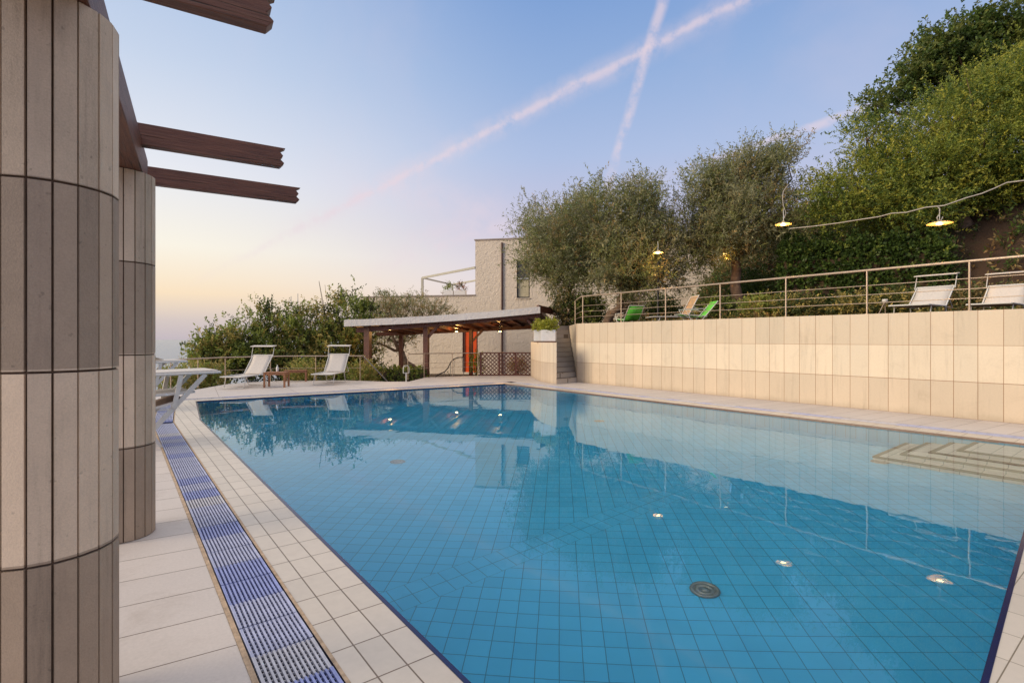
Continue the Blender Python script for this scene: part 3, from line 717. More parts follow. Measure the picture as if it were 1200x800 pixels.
# ------------------------------------------------------------------ pergola of tiled columns
RB = R(5.85); RD = Vector((math.sin(RB), math.cos(RB), 0)); PD = Vector((math.cos(RB), -math.sin(RB), 0))
C1 = Vector((-.218, 2.71, 0)); C2 = Vector((.015, 4.98, 0))
pg = empty('tiled_column_pergola', tuple(C1), 0, 'brown timber pergola on faceted grey tile columns beside the pool', 'pergola')
def column(c, name='column', n=19, r=.222, top=4 * T, ph=0.0, seed=1):
    rn = random.Random(seed); vs = []; fs = []; tone = []; gap = .0075
    for k in range(n):
        a0, a1 = 2 * math.pi * k / n + ph, 2 * math.pi * (k + 1) / n + ph
        p0, p1 = Vector((math.cos(a0), math.sin(a0))) * r, Vector((math.cos(a1), math.sin(a1))) * r
        d = (p1 - p0).normalized(); g_ = gap * rn.uniform(.8, 1.5)
        p0, p1 = p0 + d * g_ * .5, p1 - d * g_ * .5; nrm = Vector((math.cos((a0 + a1) / 2), math.sin((a0 + a1) / 2)))
        for j in range(4):
            z0, z1 = j * T + .0045, (j + 1) * T - .0045; dr = nrm * rn.uniform(-.0012, .0012); o = len(vs); inn = nrm * -.012
            for q in (p0 + dr, p1 + dr, p1 + dr + inn, p0 + dr + inn):
                vs += [(q.x, q.y, z0), (q.x, q.y, z1)]
            fs += [(o, o + 2, o + 3, o + 1), (o + 2, o + 4, o + 5, o + 3), (o + 6, o, o + 1, o + 7), (o + 1, o + 3, o + 5, o + 7), (o, o + 6, o + 4, o + 2)]
            tone += [rn.random()] * 5
    mb = MB(); mb.add(vs, fs, 0); nt = len(fs); mb.lathe([(r - .010, 0.0), (r - .010, top)], n=n, mi=1); mb.lathe([(r - .010, top), (.001, top)], n=n, mi=1)
    o = mb.build(name, [M['column'], M['column_joint']], pg)
    at_ = o.data.attributes.new('tone', 'FLOAT', 'FACE')
    at_.data.foreach_set('value', tone + [.5] * (len(o.data.polygons) - nt))
    o.location = Vector(c) - C1; return o
column(C1, ph=-.11, seed=1); column(C2, ph=.15, seed=2)
ang = -RB
bz0, bz1 = 4 * T, 2.985
def lp(p): return Vector(p) - C1
mb = MB(); bc = (C1 + RD * (-1.5) + C2 + RD * .32) / 2 ; bl = ((C2 + RD * .32) - (C1 - RD * 1.5)).length
o = MB(); o.box((0, 0, 0), (bl, .30, bz1 - bz0)); o = o.build('beam', M['beam'], pg, .006); o.location = lp((bc.x, bc.y, (bz0 + bz1) / 2)); o.rotation_euler = (0, 0, math.atan2(RD.y, RD.x))
mb = MB()
def joist(y_end, name='joist'):
    # end point given in plan; runs back across the beam
    p = Vector(y_end); p.z = 0; L = 2.6
    prof = [(0, 2.92), (0, 3.08), (-.03, 3.08)]
    m = MB(); w_ = .075; zt, zb = .08, -.08
    # side outline with a notched end
    out = [(-L, zb), (-.01, zb), (.02, zb + .035), (-.012, zb + .065), (.012, zb + .095), (-.018, zt - .03), (.03, zt), (-L, zt)]
    n = len(out); vs = [(x, -w_ / 2, z) for x, z in out] + [(x, w_ / 2, z) for x, z in out]
    m.add(vs, [tuple(range(n)), tuple(range(2 * n - 1, n - 1, -1))] + [(i, (i + 1) % n, n + (i + 1) % n, n + i) for i in range(n)])
    o = m.build(name, M['beam'], pg, .004); o.location = lp((p.x, p.y, 3.005)); o.rotation_euler = (0, 0, math.atan2(PD.y, PD.x)); return o
for e_ in ((.555, 2.60), (1.085, 4.62), (1.50, 5.72)): joist((e_[0], e_[1], 0))

# ------------------------------------------------------------------ loungers
def lounger(name='sun_lounger', fab='fabric', back=50, shade=True, shade_ang=80):
    """foot end at x=0, runs along +x to the head at about 1.9; width .68"""
    root = empty(name, (0, 0, 0)); W = .34; zs = .37; hx = 1.18; bl = .78; ba = R(back)
    bx, bz = hx + math.cos(ba) * bl, zs + math.sin(ba) * bl
    mb = MB()
    for s in (-1, 1): mb.tube([(0.02, s * W, zs - .01), (hx, s * W, zs)], .017, 8)
    mb.tube([(0.02, -W, zs - .01), (0.02, W, zs - .01)], .017, 8); mb.build('seat_frame', M['white_metal'], root)
    mb = MB()
    n = 10
    vs = []; fs = []
    for i in range(n + 1):
        x = .03 + (hx - .03) * i / n; sag = -.022 * math.sin(math.pi * i / n)
        for j in range(5): vs.append((x, -W + 2 * W * j / 4, zs + sag + .004 + (-.01 if 0 < j < 4 else 0)))
    for i in range(n):
        for j in range(4): a = i * 5 + j; fs.append((a, a + 1, a + 6, a + 5))
    mb.add(vs, fs, 0, True); o = mb.build('seat', M[fab], root); m_ = o.modifiers.new('thickness', 'SOLIDIFY'); m_.thickness = .006
    mb = MB()
    for s in (-1, 1): mb.tube([(hx, s * W, zs), (bx, s * W, bz)], .016, 8)
    mb.tube([(bx, -W, bz), (bx, W, bz)], .016, 8); mb.build('back_frame', M['white_metal'], root)
    mb = MB(); vs = []; fs = []
    for i in range(n + 1):
        f = i / n; x, z = hx + (bx - hx) * f, zs + (bz - zs) * f; sag = -.02 * math.sin(math.pi * f)
        for j in range(5): vs.append((x - sag * math.sin(ba), -W + 2 * W * j / 4 + (.02 if j == 0 else -.02 if j == 4 else 0), z + sag * math.cos(ba)))
    for i in range(n):
        for j in range(4): a = i * 5 + j; fs.append((a, a + 1, a + 6, a + 5))
    mb.add(vs, fs, 0, True); o = mb.build('backrest', M[fab], root); m_ = o.modifiers.new('thickness', 'SOLIDIFY'); m_.thickness = .006
    for (x, s_) in ((.28, .06), (1.25, -.10)):
        mb = MB(); xx = x - .12 if x < 1 else x + .14
        mb.tube([(x, -W + .02, zs - .02), (xx, -W + .02, .015), (xx, W - .02, .015), (x, W - .02, zs - .02)], .014, 8); mb.build('leg', M['white_metal'], root)
    for s in (-1, 1):
        mb = MB(); mb.tube([(hx + .5 * (bx - hx), s * (W - .03), zs + .5 * (bz - zs)), (hx + .62, s * (W - .03), zs - .02), (hx + .1, s * (W - .03), zs - .01)], .010, 6); mb.build('back_brace', M['white_metal'], root)
    if shade:
        sa = R(shade_ang); sx, sz = bx + math.cos(sa) * .30, bz + math.sin(sa) * .30
        sh = MB()
        for s in (-1, 1): sh.tube([(bx - math.cos(ba) * .08, s * (W + .03), bz - math.sin(ba) * .08), (sx, s * (W + .03), sz)], .010, 6)
        sh = sh.build('shade_frame', M['white_metal'], root)
        mb = MB(); mb.box((sx - .02, 0, sz), (.24, 2 * W + .12, .022), rot=Matrix.Rotation(R(-8), 3, 'Y')); mb.build('shade_panel', M[fab], root, .006)
    return root
LG = lounger(); LG_used = False
def put_lounger(foot, head, lab, z=0, group=None, src=None):
    global LG_used
    if src is None:
        if not LG_used: o = LG; LG_used = True
        else: o = copy_tree(LG)
    else: o = src
    foot, head = Vector(foot), Vector(head); d = head - foot
    o.location = (foot.x, foot.y, z); o.rotation_euler = (0, 0, math.atan2(d.y, d.x)); tag(o, lab, 'sun lounger', group)
    return o
fA = at(275, 455, z=0); put_lounger(fA - Vector((.15, .2, 0)), fA + Vector((1.3, 1.35, 0)), 'white sun lounger standing left of the small wooden table by the rail', 0, 'white loungers by the deck railing')
fB = at(380, 451, z=0); put_lounger(fB - Vector((.15, .2, 0)), fB + Vector((1.09, 1.43, 0)), 'white sun lounger on the deck beside the first brown pavilion post', 0, 'white loungers by the deck railing')
# terrace loungers (backs uphill)
tC = at(1064, 366, D=10.9); tD = at(1158, 366, D=10.5)
LT = lounger(back=38, shade_ang=70)
put_lounger((tC.x, tC.y), (tC.x + 1.5, tC.y - .02), 'cream lounger with raised shade on the upper terrace, in full view behind the railing', 1.85, 'cream loungers on the upper terrace', LT)
put_lounger((tD.x, tD.y), (tD.x + 1.5, tD.y - .02), 'cream lounger on the upper terrace cut off by the photo edge', 1.85, 'cream loungers on the upper terrace', copy_tree(LT))
tn = lounger('tan_lounger', 'fabric_tan', 62, False); tE = at(760, 378, D=17.0)
put_lounger((tE.x, tE.y), (tE.x + 1.6, tE.y - 1.1), 'tan lounger with steep backrest between two green chairs on the terrace', 1.85, None, tn)

# tall lounger half hidden by the second column: canopy panel folded flat over raised back
def tall_lounger(loc, rz, lab, flap=False):
    root = empty('sun_lounger', loc, rz, lab, 'sun lounger', 'loungers behind the tiled columns')
    def slab(x0, x1, w, z0, z1, name, m, thick=.035):
        mb = MB(); L = math.hypot(x1 - x0, z1 - z0); a = math.atan2(z1 - z0, x1 - x0)
        mb.box(((x0 + x1) / 2, 0, (z0 + z1) / 2), (L, w, thick), rot=Matrix.Rotation(-a, 3, 'Y')); return mb.build(name, M[m], root, .01)
    s = slab(-.95, .42, .72, 1.02, 1.03, 'shade_panel', 'fabric')
    mb = MB()
    for s_ in (-1, 1): mb.tube([(-.95, s_ * .37, 1.0), (.44, s_ * .37, 1.01)], .018, 8)
    mb.tube([(.44, -.37, 1.01), (.44, .37, 1.01)], .018, 8)
    for s_ in (-1, 1):
        for k in range(7): mb.box((-.85 + k * .2, s_ * .388, 1.002), (.02, .006, .02))
    mb.build('shade_frame', M['white_metal'], root)
    if flap: slab(-.80, .02, .6, 1.36, 1.06, 'raised_back', 'fabric', .02)
    slab(-.9, .10, .62, .70, .745, 'seat', 'fabric')
    slab(-.9, .0, .60, .38, .66, 'backrest', 'fabric_brown', .02)
    mb = MB()
    for s_ in (-1, 1):
        mb.bar((-.95, s_ * .34, .70), (.12, s_ * .34, .745), .03, .035); mb.bar((-.95, s_ * .34, .40), (-.10, s_ * .34, .62), .03, .03)
    mb.build('seat_frame', M['white_metal'], root)
    for s_ in (-1, 1):
        mb = MB(); mb.bar((.25, s_ * .36, .99), (-.60, s_ * .36, .02), .03, .06); mb.build('leg', M['white_metal'], root)
        mb = MB(); mb.bar((-.06, s_ * .375, .99), (-.14, s_ * .375, .56), .03, .055); mb.tube([(-.14, s_ * .33, .57), (-.14, s_ * .41, .57)], .035, 10); mb.build('strut', M['white_metal'], root)
        mb = MB(); mb.bar((-.52, s_ * .33, .42), (-.28, s_ * .33, .0), .022, .035); mb.build('leg', M['white_metal'], root)
    return root
p = at(240, 438, D=7.75)
tall_lounger((p.x - .32, p.y + .05, 0), R(8), 'cream lounger nearest the columns, its flat shade panel reaching over the drain')
p = at(212, 427, D=11.4)
tall_lounger((p.x - .42, p.y, 0), R(14), 'cream lounger farther back near the sea railing, mostly hidden by the column', True)

# green folding chairs
def green_chair(loc, rz, lab, back=40):
    root = empty('folding_chair', loc, rz, lab, 'folding chair', 'green folding chairs on the upper terrace')
    mb = MB()
    for s in (-1, 1):
        mb.tube([(-.45, s * .28, .36), (.35, s * .28, .30)], .012, 7); mb.tube([(.3, s * .28, .30), (.68, s * .28, .75)], .012, 7)
    mb.tube([(-.45, -.28, .36), (-.45, .28, .36)], .012, 7); mb.tube([(.68, -.28, .75), (.68, .28, .75)], .012, 7); mb.build('frame', M['white_metal'], root)
    mb = MB(); pts_ = [(-.45, .365), (-.15, .30), (.15, .27), (.33, .31), (.5, .50), (.67, .76)]; vs = []; fs = []
    for x, z in pts_: vs += [(x, -.26, z), (x, .26, z)]
    for i in range(len(pts_) - 1): fs.append((2 * i, 2 * i + 1, 2 * i + 3, 2 * i + 2))
    mb.add(vs, fs, 0, True); o = mb.build('sling_seat', M['green'], root); m_ = o.modifiers.new('thickness', 'SOLIDIFY'); m_.thickness = .008
    for s in (-1, 1):
        mb = MB(); mb.tube([(-.30, s * .3, .52), (-.05, s * .3, .0)], .011, 7); mb.tube([(.30, s * .3, .52), (-.30, s * .3, .52)], .011, 7); mb.build('arm', M['white_metal'], root)
        mb = MB(); mb.tube([(-.35, s * .27, .34), (.28, s * .27, .0)], .011, 7); mb.build('leg', M['white_metal'], root)
        mb = MB(); mb.tube([(.38, s * .27, .40), (.05, s * .27, .0)], .011, 7); mb.build('leg', M['white_metal'], root)
    return root
p = at(735, 378, D=17.9); green_chair((p.x, p.y, 1.85), R(-112), 'bright green folding chair by the olive trunk, its sling back towards the pool')
p = at(811, 378, D=15.8); green_chair((p.x, p.y, 1.88), R(-36), 'bright green reclining chair seen side on behind the railing')

# ------------------------------------------------------------------ tables, bottle
def table(loc, rz, lab, w=.66, d=.5, h=.47, group=None, name='side_table'):
    root = empty(name, loc, rz, lab, 'table', group)
    mb = MB()
    for i in range(7): mb.box((-w / 2 + w * (i + .5) / 7, 0, h - .012), (w / 7 - .008, d, .022))
    mb.build('table_top', M['wood'], root)
    mb = MB()
    for s in (-1, 1): mb.box((0, s * (d / 2 - .03), h - .055), (w - .04, .02, .06)); mb.box((s * (w / 2 - .03), 0, h - .055), (.02, d - .06, .06))
    mb.build('apron', M['wood'], root)
    for sx in (-1, 1):
        for sy in (-1, 1): mb = MB(); mb.box((sx * (w / 2 - .035), sy * (d / 2 - .035), (h - .03) / 2), (.05, .05, h - .03)); mb.build('leg', M['wood'], root)
    return root
pt = at(322, 454, z=0) + Vector((.1, .2, 0)); table(tuple(pt), R(-30), 'small slatted teak table with a white bottle on it')
p2 = at(344, 447, z=0) + Vector((0.1, .1, 0)); table(tuple(p2), R(-20), 'second low wooden table just behind the one with the bottle', .75, .45, .40)
bt = empty('bottle', (pt.x + .03, pt.y + .05, .472), 0, 'white squeeze bottle standing on the teak table', 'bottle')
mb = MB(); mb.lathe([(.001, 0), (.036, .002), (.038, .02), (.038, .12), (.03, .15), (.014, .165), (.014, .175)], n=16); mb.build('body', M['ceramic'], bt)
mb = MB(); mb.lathe([(.016, .172), (.016, .20), (.009, .205), (.006, .225), (.001, .226)], n=12); mb.build('cap', M['white_metal'], bt)

# ------------------------------------------------------------------ building
BA = at(557, 282, D=33.0); BA.z = 0; c_, s_ = math.cos(YAW), math.sin(YAW)
fdir = Vector((c_ * 1 + s_ * -.2, -s_ * 1 + c_ * -.2, 0)).normalized(); brz = math.atan2(fdir.y, fdir.x); bdir = Vector((-fdir.y, fdir.x, 0))
bz = -.8
bl_ = empty('stucco_house', (BA.x, BA.y, bz), brz, 'rough cream stucco house with flat roofs behind the pavilion', 'house')
def bx_(mb, x0, x1, y0, y1, z0, z1, mi=0): mb.box(((x0 + x1) / 2, (y0 + y1) / 2, (z0 + z1) / 2 - bz), (x1 - x0, y1 - y0, z1 - z0), 0, mi)
ZT, ZL = 7.75, 4.25
# wall with openings: built from panels round the window and the door
wx0, wx1 = 2.68, 3.50; wz0, wz1 = 4.05, 6.42
dx0, dx1 = -.85, .16; dz1 = 2.15
mb = MB()
bx_(mb, 0, wx0, 0, .3, ZL - .002, ZT); bx_(mb, wx1, 15.2, 0, .3, -3, ZT - .001); bx_(mb, wx0, wx1, 0, .3, wz1, ZT - .002); bx_(mb, wx0, wx1, 0, .3, -3, wz0)
bx_(mb, dx1, wx0, 0, .3, -3, ZL - .004); bx_(mb, dx0, dx1, 0, .3, dz1, ZL - .004); bx_(mb, dx0, dx1, 0, .3, -3, -.62)
bx_(mb, -7.9, dx0, 0, .3, -3, ZL - .004)
bx_(mb, 0, .3, .3, 9, 0, ZT - .003); bx_(mb, 14.9, 15.2, .3, 9, -3, ZT - .003); bx_(mb, -7.9, -7.6, .3, 9, -3, ZL - .005); bx_(mb, -7.6, 14.9, 8.7, 9, -3, ZL - .01)
mb.build('wall', M['stucco'], bl_)
mb = MB(); bx_(mb, -7.6, 0, .3, 8.7, ZL - .35, ZL - .15); bx_(mb, .3, 14.9, .3, 8.7, ZT - .35, ZT - .15); mb.build('roof', M['stucco'], bl_)
mb = MB(); bx_(mb, -8.0, -.002, -.06, .36, ZL, ZL + .07); bx_(mb, -.06, 15.25, -.06, .36, ZT, ZT + .07); mb.build('parapet_coping', mat('grey_parapet', (.40, .33, .29), .8, .15, 5), bl_)
wn = MB(); bx_(wn, wx0 + .002, wx0 + .07, .10, .22, wz0 + .002, wz1 - .002); bx_(wn, wx1 - .07, wx1 - .002, .10, .22, wz0 + .002, wz1 - .002); bx_(wn, wx0 + .07, wx1 - .07, .10, .22, wz0 + .002, wz0 + .08); bx_(wn, wx0 + .07, wx1 - .07, .10, .22, wz1 - .08, wz1 - .002); bx_(wn, wx0 + .07, wx1 - .07, .11, .21, 5.2, 5.26)
wn = wn.build('window', M['plastic_dark'], bl_)
mb = MB(); mb.box(((wx0 + wx1) / 2, .16, (5.26 + wz1) / 2 - bz), (wx1 - wx0 - .14, .02, wz1 - .08 - 5.26)); mb.build('pane', M['glass'], wn)
mb = MB(); mb.box(((wx0 + wx1) / 2, .16, (wz0 + .08 + 5.2) / 2 - bz), (wx1 - wx0 - .14, .03, 5.2 - wz0 - .08)); mb.build('blind', mat('cream_blind', (.5, .44, .30), .8), wn)
mb = MB(); bx_(mb, wx0 - .05, wx1 + .05, -.06, .12, wz0 - .06, wz0 - .002); mb.build('sill', M['stucco'], wn)
pp = MB(); pp.tube([(1.75, -.07, ZT - .2 - bz), (1.75, -.07, -.7 - bz)], .06, 8); pp.build('drainpipe', mat('brown_pipe', (.12, .06, .045), .5), bl_)
dr = MB(); bx_(dr, dx0 + .16, dx1 - .1, .1, .16, -.62, dz1 - .05)
orange = mat('orange_door_paint', (.85, .10, .012), .45, .1, 3); dr = dr.build('door', orange, bl_)
mb = MB(); bx_(mb, dx0 + .002, dx0 + .16, .06, .2, -.618, dz1 - .002); bx_(mb, dx1 - .1, dx1 - .002, .06, .2, -.618, dz1 - .002); mb.build('frame', M['darkwood'], dr)
mb = MB(); mb.tube([(dx1 - .2, .08, .4 - bz), (dx1 - .2, .03, .4 - bz), (dx1 - .32, .03, .4 - bz)], .015, 6); mb.build('handle', M['steel_dark'], dr)
# roof terrace frame and pots
fr = empty('roof_terrace_frame', tuple(BA + fdir * -3.45 + Vector((0, 0, ZL + .07))), brz, 'pale open metal frame standing on the lower flat roof', 'pergola frame')
fo = fr.location; ri = Matrix.Rotation(-brz, 3, 'Z')
FP = [ri @ (at(x, y, D=d) - fo) for x, y, d in ((495, 325.5, 38.5), (557, 313.5, 33.0), (530, 333.5, 43.3), (558, 328.5, 40.2))]
for k, w_ in ((0, .15), (2, .10)):
    mb = MB(); mb.bar(FP[k], (FP[k].x, FP[k].y, -1.2), w_, w_); mb.build('post', M['frame_metal'], fr)
for a_, b_, w_ in ((0, 1, .14), (0, 2, .10), (2, 3, .12)):
    mb = MB(); mb.bar(FP[a_], FP[b_], .10, w_); mb.build('beam', M['frame_metal'], fr)
for i, (x, w_, lb, ms) in enumerate(((-2.0, .75, 'pale trough with grey green succulents on the lower roof', ['olive_a', 'bush_a']), (-1.15, .72, 'pale trough with reddish flowers on the lower roof beside the tower', ['bush_c', 'terracotta']))):
    pr = empty('roof_planter', tuple(BA + fdir * x + bdir * .6 + Vector((0, 0, ZL - .15))), brz, lb, 'planter', 'planters on the house roof')
    mb = MB(); mb.prism([(-w_ / 2, -.15), (w_ / 2, -.15), (w_ / 2, .15), (-w_ / 2, .15)], .0, .55); mb.build('pot', M['ceramic'], pr, .015)
    leaves('plant', [(0, 0, .72, .3, .15, .25)], 50, 8, .28, .11, .04, [M[k] for k in ms], pr, up=.9, seed=40 + i)
pr = empty('small_palm', tuple(BA + fdir * -6.9 + bdir * 1.2 + Vector((0, 0, ZL - .1))), 0, 'tiny palm top poking above the lower roof edge', 'palm')
mb = MB(); mb.tube([(0, 0, 0), (0, 0, .3)], .05, 7); mb.build('trunk', M['bark'], pr)
leaves('crown', [(0, 0, .42, .2, .2, .1)], 46, 8, .45, .16, .035, [M['olive_b'], M['bush_c']], pr, up=.3, out=1.2, droop=.3, seed=50)

# ------------------------------------------------------------------ pavilion
def flat(p, z): return Vector((p.x, p.y, z))
FA, FD = at(403, 381, D=20.2), at(633, 365, D=20.6)         # front roof edge ends
pv = empty('pool_pavilion', (FA.x, FA.y, -.5), 0, 'low brown timber pavilion with a white edged sloping roof behind the pool', 'pavilion'); O = pv.location
zl, zr = 1.98, 2.52
back = Vector((s_, c_, 0)) * 5.6 + Vector((c_, -s_, 0)) * .9
f0, f1 = Vector((FA.x, FA.y, zl)), Vector((FD.x, FD.y, zr)); k0, k1 = f0 + back + Vector((0, 0, -.20)), f1 + back + Vector((0, 0, -.30))
mb = MB(); th = Vector((0, 0, .26))
n = 24; vs = []
for i in range(n + 1):
    f = i / n; q = f0.lerp(f1, f) - O; wv = .006 * math.sin(i * 1.7) ; bow = Vector((0, 0, .07 * math.sin(math.pi * f) * -1))
    vs += [q + bow, q + th + bow + Vector((0, 0, wv)), q + back * .012 + bow, q + th + bow + back * .06]
fs = []
for i in range(n):
    a = 4 * i; fs += [(a, a + 4, a + 5, a + 1), (a + 2, a + 6, a + 4, a), (a + 1, a + 5, a + 7, a + 3)]
mb.add(vs, fs, 0, False); mb.build('roof_edge', M['roof_white'], pv)
mb = MB()
bw = lambda i: Vector((0, 0, -.07 * math.sin(math.pi * i / 12)))
vs = []; m_n = 12
for i in range(m_n + 1):
    f = i / m_n; a = f0.lerp(f1, f) + back * .012 + bw(i) + Vector((0, 0, .05)) - O; b = k0.lerp(k1, f) + bw(i) + Vector((0, 0, .05)) - O; u = Vector((0, 0, .16)); vs += [a, b, a + u, b + u]
fs = []
for i in range(m_n): a = 4 * i; fs += [(a, a + 1, a + 5, a + 4), (a + 2, a + 6, a + 7, a + 3), (a + 1, a + 3, a + 7, a + 5)]
fs += [(0, 2, 3, 1), (4 * m_n, 4 * m_n + 1, 4 * m_n + 3, 4 * m_n + 2)]
mb.add(vs, fs, 0); mb.build('roof', M['darkwood'], pv)
for i in range(14):   # rafters
    f = (i + .5) / 14; a = f0.lerp(f1, f) + back * .02 + bw(f * 12) - O; b = k0.lerp(k1, f) + bw(f * 12) - O
    mb = MB(); mb.bar(a, b, .07, .10); mb.build('rafter', M['darkwood'], pv)
def post(px, D, w_, name='post', ztop=None, brace=None, zb=-.5):
    p = at(px, 440, D=D); mb = MB(); mb.box((p.x - O.x, p.y - O.y, (ztop + zb) / 2 - O.z), (w_, w_, ztop - zb), brz); o = mb.build(name, M['darkwood'], pv)
    if brace:
        for sgn in brace:
            mb = MB(); a = Vector((p.x, p.y, ztop - .62)) - O; b = a + fdir * sgn * .58 + Vector((0, 0, .58)); mb.bar(a, b, .10, .10); mb.build('brace', M['darkwood'], pv)
post(431, 20.6, .23, ztop=2.02); post(499.5, 20.9, .20, ztop=2.12, brace=(1,)); post(629, 21.0, .22, ztop=2.5, brace=(-1,), zb=0)
post(552, 25.5, .17, ztop=1.95, brace=(1,)); post(470, 26, .17, ztop=1.78)
for (pa, pb, za, zb_) in ((at(418, 0, D=20.6), at(632, 0, D=21.0), 1.84, 2.46), (at(440, 0, D=25.9), at(632, 0, D=25.4), 1.72, 2.10)):
    mb = MB(); mb.bar(Vector((pa.x, pa.y, za)) - O, Vector((pb.x, pb.y, zb_)) - O, .16, .20); mb.build('beam', M['darkwood'], pv)
# brown gable return at the stair end
ga = at(630, 0, D=20.7); ga.z = 2.72; gb = at(684, 0, D=24.5); gb.z = 2.48
mb = MB(); mb.bar(ga - O, gb - O, .10, .26); mb.build('end_beam', M['darkwood'], pv)

# lamps: shade disc, bulb, stem
def lamp(p, label, group, r=.17, stem=.25, wire=None, power=18, shade_m='enamel', bulbm='bulb', name='hanging_lamp'):
    p = Vector(p); root = empty(name, tuple(p), 0, label, 'lamp', group)
    mb = MB(); mb.lathe([(.03, .085), (.045, .06), (r * .6, .035), (r, .0), (r - .01, -.004), (r * .6, .025), (.03, .05)], n=22); mb.build('lamp_shade', M[shade_m], root)
    mb = MB(); mb.lathe([(.001, -.03), (.04, -.027), (.072, -.008), (.06, .010), (.03, .03), (.001, .035)], n=14); mb.build('bulb', M[bulbm], root)
    mb = MB(); mb.tube([(0, 0, .08), (0.01, 0, .08 + stem * .5), (-.01, 0, .08 + stem)], .009, 6); mb.build('stem', M['white_metal'], root)
    l = bpy.data.lights.new('lamp_light', 'POINT'); l.energy = power; l.color = (1, .52, .16); l.shadow_soft_size = 0
    lo = bpy.data.objects.new('lamp_light', l); col.objects.link(lo); lo.parent = root; lo.location = (0, 0, -.16)
    return root
gp = 'lit lamps hanging over the upper terrace'
lamp(at(1101, 262, D=12.6), 'lit disc lamp hanging from the white cable above the terrace loungers', gp, .27, .30, power=30)
lamp(at(918, 263, D=14.5), 'lit disc lamp on a curved stem in front of the taller olive crown', gp, .22, .35, power=26)
lamp(at(771, 296, D=17.5), 'lit warm lamp glowing amid the low branches of the broad olive', gp, .18, .3, power=45)
lamp(at(850, 297, D=19.4), 'smallest lit lamp, at the fork of the taller olive trunk', gp, .09, .2, power=6, bulbm='bulb_dim')
gq = 'lit lamps under the pavilion roof'
lamp(at(457, 386, D=22.0), 'lit lamp under the pavilion roof next to the outermost post', gq, .14, .12, power=38, shade_m='plastic_dark')
lamp(at(535, 388, D=24.0), 'lit lamp under the pavilion roof just left of the orange door', gq, .14, .12, power=38, shade_m='plastic_dark')
lamp(at(586, 388, D=23.0), 'lit lamp with a wide dark cross arm under the pavilion roof', gq, .14, .25, power=38, shade_m='plastic_dark')
p = at(586, 386, D=23.0); rt = empty('ceiling_fan', (p.x, p.y, p.z + .12), brz, 'four bladed dark fan around the pavilion lamp near the lattice fence', 'ceiling fan')
mb = MB(); mb.lathe([(.001, .06), (.06, .05), (.07, 0), (.05, -.02), (.001, -.03)], n=14); mb.tube([(0, 0, .05), (0, 0, .36)], .014, 6); mb.build('motor', M['plastic_dark'], rt)
for k in range(4):
    a = k * math.pi / 2 + .3; mb = MB(); mb.box((math.cos(a) * .36, math.sin(a) * .36, .01), (.56, .10, .012), a); mb.build('blade', M['darkwood'], rt)

# cable
cpts = [(1205, 211, 11.6), (1180, 214, 11.9), (1165, 221, 12.0), (1150, 227, 12.1), (1132, 232, 12.3), (1118, 237, 12.4), (1106, 241, 12.5), (1085, 243, 12.8), (1062, 249, 13.2), (1045, 250, 13.6), (1030, 254, 13.9), (1010, 257, 14.2), (985, 261, 14.8), (955, 265, 15.6), (925, 268, 16.4)]
cb = empty('overhead_cable', tuple(at(1101, 241, D=12.55)), 0, 'thick white cable sagging across the hillside above the terrace', 'cable')
mb = MB(); mb.tube([at(x, y, D=d) - cb.location for x, y, d in cpts], .014, 7); mb.build('cable', M['cable'], cb)
mb = MB(); mb.tube([at(x, y, D=12.55) - cb.location for x, y in ((1098, 241), (1101.5, 245), (1101, 251), (1098, 255), (1099, 258.5), (1103, 258), (1105, 254))], .012, 7); mb.build('hanging_loop', M['cable'], cb)
cb = empty('overhead_cable', tuple(at(918, 225, D=14.5)), 0, 'short white cable dropping from the olive crown to its lamp', 'cable')
mb = MB(); mb.tube([at(x, y, D=14.5) - cb.location for x, y in ((924, 216), (918, 224), (917, 232), (918, 241), (921, 249), (919, 256))], .011, 7); mb.build('cable', M['cable'], cb)

# lamp post among the olives
p = at(771, 378, D=18.8); rt = empty('lamp_post', (p.x, p.y, 2.0), 0, 'slender dark post standing under the broad olive lamp', 'post')
mb = MB(); mb.tube([(0, 0, 0), (0, 0, 2.3)], .035, 8); mb.build('pole', M['plastic_dark'], rt)
# spotlight on a leaning stick
p = at(1037, 352, D=13.2); rt = empty('garden_spotlight', (p.x, p.y, 2.0), 0, 'small white garden spotlight on a leaning stick among the groundcover', 'spotlight')
hz_ = p.z - 2.0; mb = MB(); mb.tube([(-.28, .1, 0), (-.03, 0, hz_ - .04)], .01, 6); mb.tube([(.05, 0, 0), (0, 0, hz_ - .04)], .01, 6); mb.build('stick', M['steel'], rt)
mb = MB(); mb.lathe([(.001, -.07), (.05, -.065), (.065, 0), (.06, .03), (.001, .035)], c=(0, 0, hz_), n=14); mb.build('lamp_head', M['white_metal'], rt)

# white planters on the block
for i, (px, w_, lb) in enumerate(((631, .30, 'slimmer white planter at the outer end of the cream block'), (643, .52, 'wider white planter on the cream block next to the stair'))):
    p = at(px, 400, D=18.9 if i == 0 else 18.3); rt = empty('white_planter', (p.x, p.y, 2 * T), brz, lb, 'planter', 'white planters on the block')
    mb = MB(); mb.prism([(-w_ / 2, -.15), (w_ / 2, -.15), (w_ / 2, .15), (-w_ / 2, .15)], .04, .44); mb.build('pot', M['ceramic'], rt, .012)
    mb = MB(); mb.prism([(-w_ / 2 + .02, -.14), (w_ / 2 - .02, -.14), (w_ / 2 - .02, .14), (-w_ / 2 + .02, .14)], 0.002, .04); mb.build('base', M['darkwood'], rt)
    leaves('shrub', [(0, 0, .58, w_ * .62, .26, .24)], 260 if i else 160, 9, .1, .06, .03, [M['lime'], M['acacia_b']], rt, up=.4, seed=60 + i)

